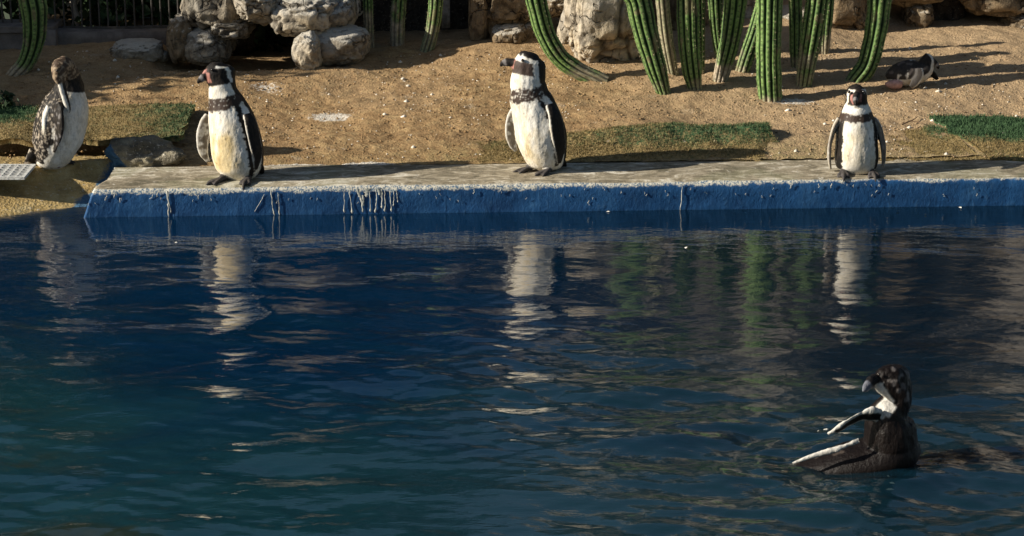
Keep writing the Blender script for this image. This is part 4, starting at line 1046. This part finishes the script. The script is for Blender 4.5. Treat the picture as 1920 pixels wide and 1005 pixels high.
def build_penguins():
    # --- upright penguin with stained belly, second from the left
    b = Bird((440, 333), LEDGE_TOP)
    b.loft([(452, 340, 0, 8, 8, -35, .5), (451, 334, 0, 26, 24, -35, .98), (450, 318, 0, 43, 42, -35, 1.5), (448, 302, 0, 49, 47, -35, 2), (445, 280, 0, 51, 50, -35, 2.7), (440, 250, 0, 48, 49, -35, 3.5),
            (433, 222, 0, 44, 44, -35, 4.3), (426, 199, 0, 37, 38, -37, 5.0), (421, 183, 0, 31, 32, -42, 5.6), (418, 169, 0, 27, 28, -50, 6.3), (417, 157, 0, 25, 26, -62, 6.95),
            (414, 145, 0, 22, 29, -72, 7.6), (412, 132, 0, 21, 29, -72, 8.25), (412, 122, 0, 15, 21, -72, 8.7), (413, 117, 0, 4, 6, -72, 9)], pattern(stain=1.6, seed=3, throat=106, face=(110, 128), brow=(8.55, 8.74), fleck=.78, pink=40, brow0=60))
    bill(b, [(400, 139, -6, 9, 9, 0), (389, 141, -10, 6.5, 8.5, .35), (380, 146, -13, 5, 8, .65), (373, 153, -15, 3.2, 5, .9), (371, 158, -16, 1.2, 1.5, 1)])
    b.loft([(396, 133, -10, 5, 5, -72, 0), (387, 134, -12, 4, 4, -72, .5), (380, 138, -13, 1.5, 2, -72, 1)], lambda k, p, V: np.tile(PNK * 1.2, (len(k), 1)), 16, 16)
    b.flipper([(393, 216, 8, 5, 10, (-.9, -.3, -.2), 0), (386, 232, 6, 5, 13, (-.9, -.3, -.2), .3), (380, 258, 4, 4, 12, (-1, -.2, -.1), .6), (381, 284, 2, 3.5, 9, (-1, 0, 0), .85), (390, 304, 0, 2, 4, (-1, 0, 0), 1)], colour=flip_pale)
    b.flipper([(463, 214, -26, 5, 9, (-.75, -.65, 0), 0), (470, 232, -34, 5, 14, (-.75, -.65, 0), .3), (477, 262, -36, 4.2, 14, (-.75, -.65, 0), .6), (482, 292, -34, 3.6, 11, (-.7, -.7, 0), .85), (480, 318, -30, 2, 4, (-.7, -.7, 0), 1)])
    b.loft([(478, 300, 22, 16, 10, (-.6, -.6, .2), 0), (488, 316, 30, 11, 6, (-.6, -.6, .2), .6), (492, 327, 34, 4, 2, (-.6, -.6, .2), 1)], lambda k, p, V: np.tile(BLK, (len(k), 1)), 24, 24)
    b.leg((430, 320, -8), 415, 341, -50, 1.1); b.leg((462, 322, -12), 465, 341, -12, 1.15, None, 1.0)
    b.build("penguin with yellow stained belly and dark face at pool rim", 3, eyes=((398, 131, -21),))

    # --- tall penguin in the middle, head in profile to the left
    c = Bird((1006, 318), LEDGE_TOP + .002)
    c.loft([(1027, 320, 0, 8, 8, -48, .5), (1027, 315, 0, 24, 24, -48, .98), (1026, 304, 0, 36, 36, -48, 1.4), (1021, 282, 0, 44, 44, -48, 2.2), (1015, 255, 0, 49, 49, -48, 3.0), (1009, 228, 0, 47, 47, -48, 3.9),
            (1001, 203, 0, 43, 44, -48, 4.5), (994, 184, 0, 39, 40, -52, 4.95), (991, 168, 0, 35, 36, -58, 5.55), (989, 154, 0, 33, 34, -66, 6.1), (991, 142, 0, 30, 33, -78, 6.75),
            (992, 131, 0, 26, 32, -88, 7.4), (993, 119, 0, 24, 31, -90, 8.0), (995, 108, 0, 19, 25, -90, 8.55), (998, 101, 0, 10, 14, -90, 8.85), (999, 98, 0, 3, 4, -90, 9)],
           pattern(stain=.6, seed=11, mask=np.array((.06, .042, .036)), back=108, flank=(72, 84), throat=118, face=(103, 124), brow=(8.22, 8.6), fleck=.78, pink=24, speck=-.55))
    bill(c, [(968, 118, 0, 9, 9, 0), (957, 117, 0, 6.5, 8, .35), (949, 117, 0, 5, 8, .62), (942, 120, 0, 3.6, 6, .85), (938, 125, 0, 1.2, 2, 1)])
    c.loft([(972, 128, -2, 9, 4, (-1, 0, 0), 0), (964, 127, -2, 6, 3, (-1, 0, 0), .5), (958, 125, -1, 2, 1.5, (-1, 0, 0), 1)], lambda k, p, V: np.tile(PNK * 1.3, (len(k), 1)), 16, 16)
    c.flipper([(966, 205, 10, 5, 9, (-.9, -.3, -.2), 0), (960, 224, 8, 5, 12, (-.9, -.3, -.2), .3), (957, 250, 6, 4, 10, (-1, -.2, -.1), .6), (961, 270, 4, 3.5, 8, (-1, 0, 0), .85), (968, 284, 2, 2, 3, (-1, 0, 0), 1)], colour=flip_pale)
    c.flipper([(1030, 196, -30, 6, 9, (-.75, -.6, 0), 0), (1040, 218, -37, 6, 15, (-.75, -.6, 0), .3), (1046, 250, -38, 5, 16, (-.75, -.6, 0), .6), (1050, 280, -34, 4, 13, (-.7, -.6, 0), .85), (1049, 306, -28, 2, 5, (-.7, -.6, 0), 1)])
    c.loft([(1046, 295, 20, 15, 10, (-.6, -.6, .2), 0), (1055, 309, 26, 10, 6, (-.6, -.6, .2), .6), (1058, 318, 30, 4, 2, (-.6, -.6, .2), 1)], lambda k, p, V: np.tile(BLK, (len(k), 1)), 24, 24)
    c.leg((1002, 300, -6), 991, 321, -70, 1.05); c.leg((1030, 302, -12), 1029, 325, -52, 1.1)
    tall = c.build("tall penguin with brown breast band and head turned to profile", 11, eyes=((980, 113, -22),))

    # --- penguin facing the camera
    d = Bird((1606, 322), LEDGE_TOP)
    d.loft([(1605, 327, 0, 10, 8, 0, .5), (1605, 323, 0, 28, 22, 0, .98), (1606, 314, 0, 38, 33, 0, 1.3), (1606, 300, 0, 42, 40, 0, 1.8), (1606, 282, 0, 42, 43, 0, 2.5), (1606, 260, 0, 40, 42, 0, 3.3), (1606, 242, 0, 38, 39, 0, 4.0),
            (1606, 226, 0, 35, 36, 0, 4.65), (1606, 214, 0, 31, 32, 0, 5.4), (1606, 204, 0, 27, 29, 0, 6.1), (1606, 196, 0, 23, 25, 3, 6.85), (1606, 186, 0, 20, 24, 5, 7.5), (1606, 175, 0, 19.5, 25, 5, 8.1), (1606, 165, 0, 15, 20, 5, 8.65), (1606, 158, 0, 4, 5, 5, 9)],
           pattern(stain=.35, seed=21, flank=(50, 80), back=92, face=(66, 84), brow=(8.36, 8.66), bandk=(4.85, 5.75), throat=96, mask=np.array((.022, .014, .012)), fleck=.9, pink=13, brow0=28))
    bill(d, [(1605, 180, -20, 8, 9, 0), (1605, 183, -30, 6.5, 8.5, .35), (1604, 188, -40, 5, 7.5, .65), (1604, 194, -47, 3.2, 4.5, .9), (1604, 198, -50, 1.2, 1.5, 1)])
    d.loft([(1599, 178, -21, 4, 5, (0, -1, 0), 0), (1598, 186, -25, 4, 4, (0, -1, 0), .5), (1602, 196, -27, 3, 3, (0, -1, 0), 1)], lambda k, p, V: np.tile(PNK, (len(k), 1)), 16, 16)
    d.flipper([(1574, 222, -2, 5, 9, (-.3, -.95, 0), 0), (1565, 238, -3, 5, 13, (-.3, -.95, 0), .3), (1557, 266, -4, 4.5, 13, (-.2, -1, 0), .6), (1554, 294, -4, 3.8, 10, (0, -1, 0), .85), (1557, 317, -4, 2.5, 5, (0, -1, 0), 1)], colour=flip_rim)
    d.flipper([(1638, 222, -2, 5, 9, (.3, -.95, 0), 0), (1647, 238, -3, 5, 13, (.3, -.95, 0), .3), (1654, 266, -4, 4.5, 13, (.2, -1, 0), .6), (1657, 294, -4, 3.8, 10, (0, -1, 0), .85), (1655, 315, -4, 2.5, 5, (0, -1, 0), 1)], colour=flip_rim)
    d.leg((1590, 312, -10), 1580, 327, -4, 1.15, None, .5); d.leg((1622, 312, -10), 1634, 327, 6, 1.15, None, .5)
    d.build("penguin facing straight out with black horseshoe breast band", 21, eyes=((1592, 172, -18), (1619, 172, -18)))

    # --- preening penguin at far left
    e = Bird((98, 310), .152)
    def pat1(k, ph, V):
        a = np.abs(ph); aa = a + 9 * fbm(V * 30, 3, 5)
        C = np.where((aa < 62)[:, None], WHT * .92, BLK)
        C = np.where(((k > 5.3) & (aa < 75))[:, None], BLK, C)
        hd = k > 6.3; n = fbm(V * np.array((80, 80, 120)), 2, 8)
        C = np.where(hd[:, None], np.where((n > .15)[:, None], np.array((.34, .26, .18)), np.array((.07, .046, .032))), C)
        fl = fbm(V * 120, 2, 12) > .52 - .22 * sstep(4.5, 1.5, k)
        C = np.where(((aa > 70) & (k < 5.6) & fl)[:, None], np.array((.38, .33, .27)), C)
        return C
    e.loft([(72, 306, 6, 10, 9, 62, .4), (84, 300, 4, 24, 22, 62, .95), (95, 288, 0, 38, 38, 62, 1.5), (102, 272, 0, 44, 44, 62, 2), (110, 248, 0, 48, 50, 62, 2.8), (118, 220, 0, 48, 48, 62, 3.6),
            (125, 194, 0, 43, 42, 62, 4.4), (129, 172, 0, 33, 33, 60, 5.1), (131, 155, 0, 25, 26, 55, 5.8), (130, 140, -4, 20, 21, 40, 6.3), (124, 127, -12, 18, 18, 0, 6.9), (117, 123, -22, 16, 16, (-.5, -.8, .3), 7.4), (112, 131, -31, 15, 16, (-.6, -.8, .1), 8), (112, 144, -36, 12, 14, (-.6, -.8, 0), 8.5), (115, 156, -38, 7, 9, (-.6, -.8, 0), 8.9)], pat1)
    bill(e, [(114, 152, -38, 6, 8, 0), (118, 168, -41, 5, 7, .35), (124, 188, -44, 4, 6.5, .65), (129, 203, -46, 3, 4, .9), (130, 212, -46, 1, 1.5, 1)], (-.8, -.6, .1), lambda k, p, V: np.where((np.abs(p) < 80)[:, None], WHT * .9, BLK * 1.4))
    e.flipper([(104, 196, -38, 6, 14, (.5, -.6, 0), 0), (108, 214, -46, 6, 19, (.6, -.7, 0), .3), (108, 240, -48, 5, 19, (.6, -.7, 0), .6), (105, 264, -46, 4, 14, (.6, -.7, 0), .85), (100, 284, -42, 2, 5, (.6, -.7, 0), 1)],
              colour=lambda k, p, V: np.where((vnoise(V * 70, 33) > .45)[:, None], GRY, BLK * 1.2))
    e.loft([(93, 200, -34, 6, 6, 0, 0), (86, 220, -36, 6, 8, 0, .3), (86, 248, -38, 6, 7, 0, .7), (92, 266, -36, 3, 3, 0, 1)], lambda k, p, V: np.tile(WHT * .9, (len(k), 1)), 24, 20)
    e.loft([(70, 285, 4, 18, 12, (.6, -.5, .2), 0), (58, 302, 6, 13, 7, (.6, -.5, .2), .6), (48, 311, 6, 6, 3, (.6, -.5, .2), 1)], lambda k, p, V: np.where((vnoise(V * 62, 12) > .1)[:, None], np.array((.45, .40, .33)), BLK), 30, 24)
    e.leg((98, 284, -22), 101, 309, 30, 1.0, PNK * .35); e.leg((118, 286, 4), 119, 304, 50, 1.0)
    e.build("penguin with flecked back and bowed head preening by drain grate", 5, ruffle=.004, eyes=((107, 133, -44),))

    # --- resting penguin on the bank at right
    f = Bird((1700, 166)); f.y += .04
    dn = (-.1, -.45, -.9)
    def pat5(k, ph, V):
        a = np.abs(ph); n = vnoise(V * 45, 3)
        C = np.where((n > .35)[:, None], np.array((.10, .085, .08)), DGR * .5)
        C = np.where((vnoise(V * 38, 9) > .70)[:, None], WHT * .7, C)
        C = np.where(((a < 42) & (k < 3.6))[:, None], WHT * .75, C)
        C = np.where((k > 3.9)[:, None], BLK, C)
        C = np.where(((ph > 10) & (ph < 46) & (k > 3.0))[:, None], WHT * .85, C)
        return C
    f.loft([(1662, 147, 0, 5, 5, dn, 0), (1670, 143, 0, 15, 14, dn, .5), (1684, 139, 0, 24, 22, dn, 1.2), (1702, 137, 0, 28, 25, dn, 2), (1720, 134, -2, 25, 24, dn, 2.8), (1732, 127, -4, 18, 20, (.6, -.3, -.7), 3.5), (1737, 118, -4, 13, 15, (.9, -.3, -.3), 4.1), (1738, 110, -4, 11, 13, (1, -.2, 0), 4.6), (1737, 104, -4, 7, 8, (1, -.2, 0), 5), (1736, 100, -4, 2, 2, (1, -.2, 0), 5.3)], pat5)
    bill(f, [(1744, 110, -6, 5, 6, 0), (1752, 116, -8, 4, 5, .4), (1758, 124, -9, 2.6, 4, .8), (1760, 130, -9, 1, 1.5, 1)])
    f.flipper([(1722, 128, -24, 4, 8, (.6, -.3, -.4), 0), (1722, 142, -28, 4, 10, (.6, -.3, -.3), .4), (1714, 156, -30, 3, 8, (.7, -.2, -.3), .8), (1707, 163, -30, 2, 4, (.7, 0, -.3), 1)], colour=lambda k, p, V: np.where((np.abs(p) < 40)[:, None], WHT * .8, DGR))
    f.loft([(1690, 158, -14, 10, 8, dn, 0), (1678, 159, -16, 13, 9, dn, .5), (1665, 158, -14, 8, 6, dn, .9), (1659, 157, -12, 2, 2, dn, 1)], lambda k, p, V: np.tile(np.array((.50, .30, .26)), (len(k), 1)) * (1 + .3 * vnoise(V * 60, 3)[:, None]), 30, 24)
    f.flipper([(1738, 128, 4, 4, 7, (.6, -.6, .3), 0), (1748, 138, 6, 3.5, 8, (.6, -.6, .3), .5), (1758, 149, 8, 2, 4, (.6, -.6, .3), 1)], colour=lambda k, p, V: np.tile(BLK * 1.5, (len(k), 1)))
    f.build("dark penguin lying on its belly on the sand beside the lone curved cactus", 31, voxel=.0036)

    # --- swimming penguin
    g = Bird((1640, 868), 0.0)
    lf = (-.95, -.3, .1); upv = (-.25, -.15, .95)
    def pat6(k, ph, V):
        n = vnoise(V * 55, 6); C = np.tile(np.array((.008, .005, .004)), (len(k), 1))
        C = np.where(((k > 5.6) & (n > .25) & (np.abs(ph) > 60))[:, None], np.array((.17, .15, .14)), C)
        C = np.where(((k > 4.6) & (k < 7.6) & (ph < -5) & (ph > -46 - 10 * n))[:, None], WHT * .9, C)
        C = np.where(((k > 4.75) & (k < 5.35) & (ph < 0) & (ph > -60))[:, None], WHT * .85, C)
        C = np.where(((k < 2.2) & (np.abs(ph) > 30) & (np.abs(ph) < 62))[:, None], WHT * .8, C)
        C = np.where(((k < 2.2) & (np.abs(ph) < 30))[:, None], np.array((.05, .04, .03)), C)
        return C
    def patb(k, ph, V):
        n = fbm(V * 30, 3, 6); a = np.abs(ph); C = np.tile(np.array((.009, .006, .005)), (len(k), 1))
        C = np.where(((a < 18) & (k < 2.4) & (n > .0))[:, None], np.array((.07, .055, .045)), C)
        return C
    g.loft([(1468, 888, 12, 6, 5, upv, 0), (1490, 885, 10, 22, 14, upv, .4), (1530, 879, 6, 40, 24, upv, 1.0), (1580, 869, 2, 54, 34, upv, 1.8), (1630, 862, 0, 60, 42, upv, 2.6), (1672, 850, 0, 58, 46, upv, 3.4), (1705, 846, 2, 42, 36, upv, 4), (1724, 846, 4, 12, 12, upv, 4.4)], patb)
    g.loft([(1668, 872, 0, 48, 46, lf, 3), (1669, 838, 0, 52, 53, lf, 3.5), (1669, 808, 0, 50, 52, lf, 4), (1668, 786, 0, 44, 49, lf, 4.4), (1673, 769, 0, 38, 41, lf, 4.9), (1683, 755, 0, 30, 30, lf, 5.4), (1684, 743, 0, 28, 28, lf, 5.9),
            (1680, 730, 0, 28, 32, lf, 6.5), (1673, 715, 0, 28, 38, lf, 7.2), (1669, 701, 0, 26, 35, lf, 7.8), (1667, 690, 0, 18, 25, lf, 8.3), (1667, 683, 0, 4, 6, lf, 8.6)], pat6)
    bill(g, [(1642, 708, -14, 11, 11, 0), (1632, 715, -22, 9, 10, .4), (1625, 723, -30, 8, 9, .7), (1621, 729, -36, 7.5, 8.5, .9), (1619, 733, -40, 4, 4.5, .97), (1618, 735, -41, 1.5, 2, 1)], (-.3, -.3, .9), lambda k, p, V: np.where((k > .6)[:, None], np.array((.17, .18, .21)), BLK * 1.4))
    cv = (.42, -.35, .84)
    g.flipper([(1650, 778, -34, 7, 15, cv, 0), (1630, 776, -42, 6, 17, cv, .25), (1604, 785, -46, 5, 15, cv, .55), (1576, 801, -47, 4, 10, cv, .82), (1553, 814, -46, 2, 3, cv, 1)],
              colour=lambda k, p, V: np.where(((np.abs(p) < 58) | (np.abs(p) > 128) | (k > .92))[:, None], WHT, BLK))
    g.flipper([(1612, 826, -50, 6, 7, upv, 0), (1590, 834, -54, 4, 5, upv, .2), (1566, 843, -54, 4, 6, upv, .45), (1528, 853, -50, 4, 6, upv, .75), (1486, 869, -44, 2, 3, upv, 1)], colour=lambda k, p, V: np.tile(WHT * .85, (len(k), 1)))
    g.flipper([(1700, 872, 30, 6, 18, (0, 1, .1), 0), (1742, 868, 50, 6, 28, (0, 1, .1), .4), (1790, 860, 56, 6, 26, (0, 1, .1), .75), (1828, 853, 56, 3, 12, (0, 1, .1), 1)], colour=lambda k, p, V: np.tile(BLK, (len(k), 1)))
    g.build("dark wet penguin swimming in the pool with raised flipper", 41, voxel=.0036, eyes=((1648, 702, -26),), mat="wet", ruffle=.005)

    # --- half seen penguin behind the cave pile: copy of the tall one
    y = 3.35; p = on_y(640, 34, y)
    r = tall.copy(); COL.objects.link(r); r.location = p; r.rotation_euler.z = R(20)
    r["label"] = "penguin on top of the cave pile cut off by picture top"
    for ch in tall.children:
        q = ch.copy(); COL.objects.link(q); q.parent = r
def flip_rim(k, ph, V):
    a = np.abs(ph); n = fbm(V * 40, 2, 4); C = np.tile(BLK, (len(k), 1))
    C = np.where((a < 78 + 8 * n)[:, None], WHT * .62, C)
    return np.where(((a < 30 + 8 * n))[:, None], np.array((.22, .19, .16)), C)
build_penguins()
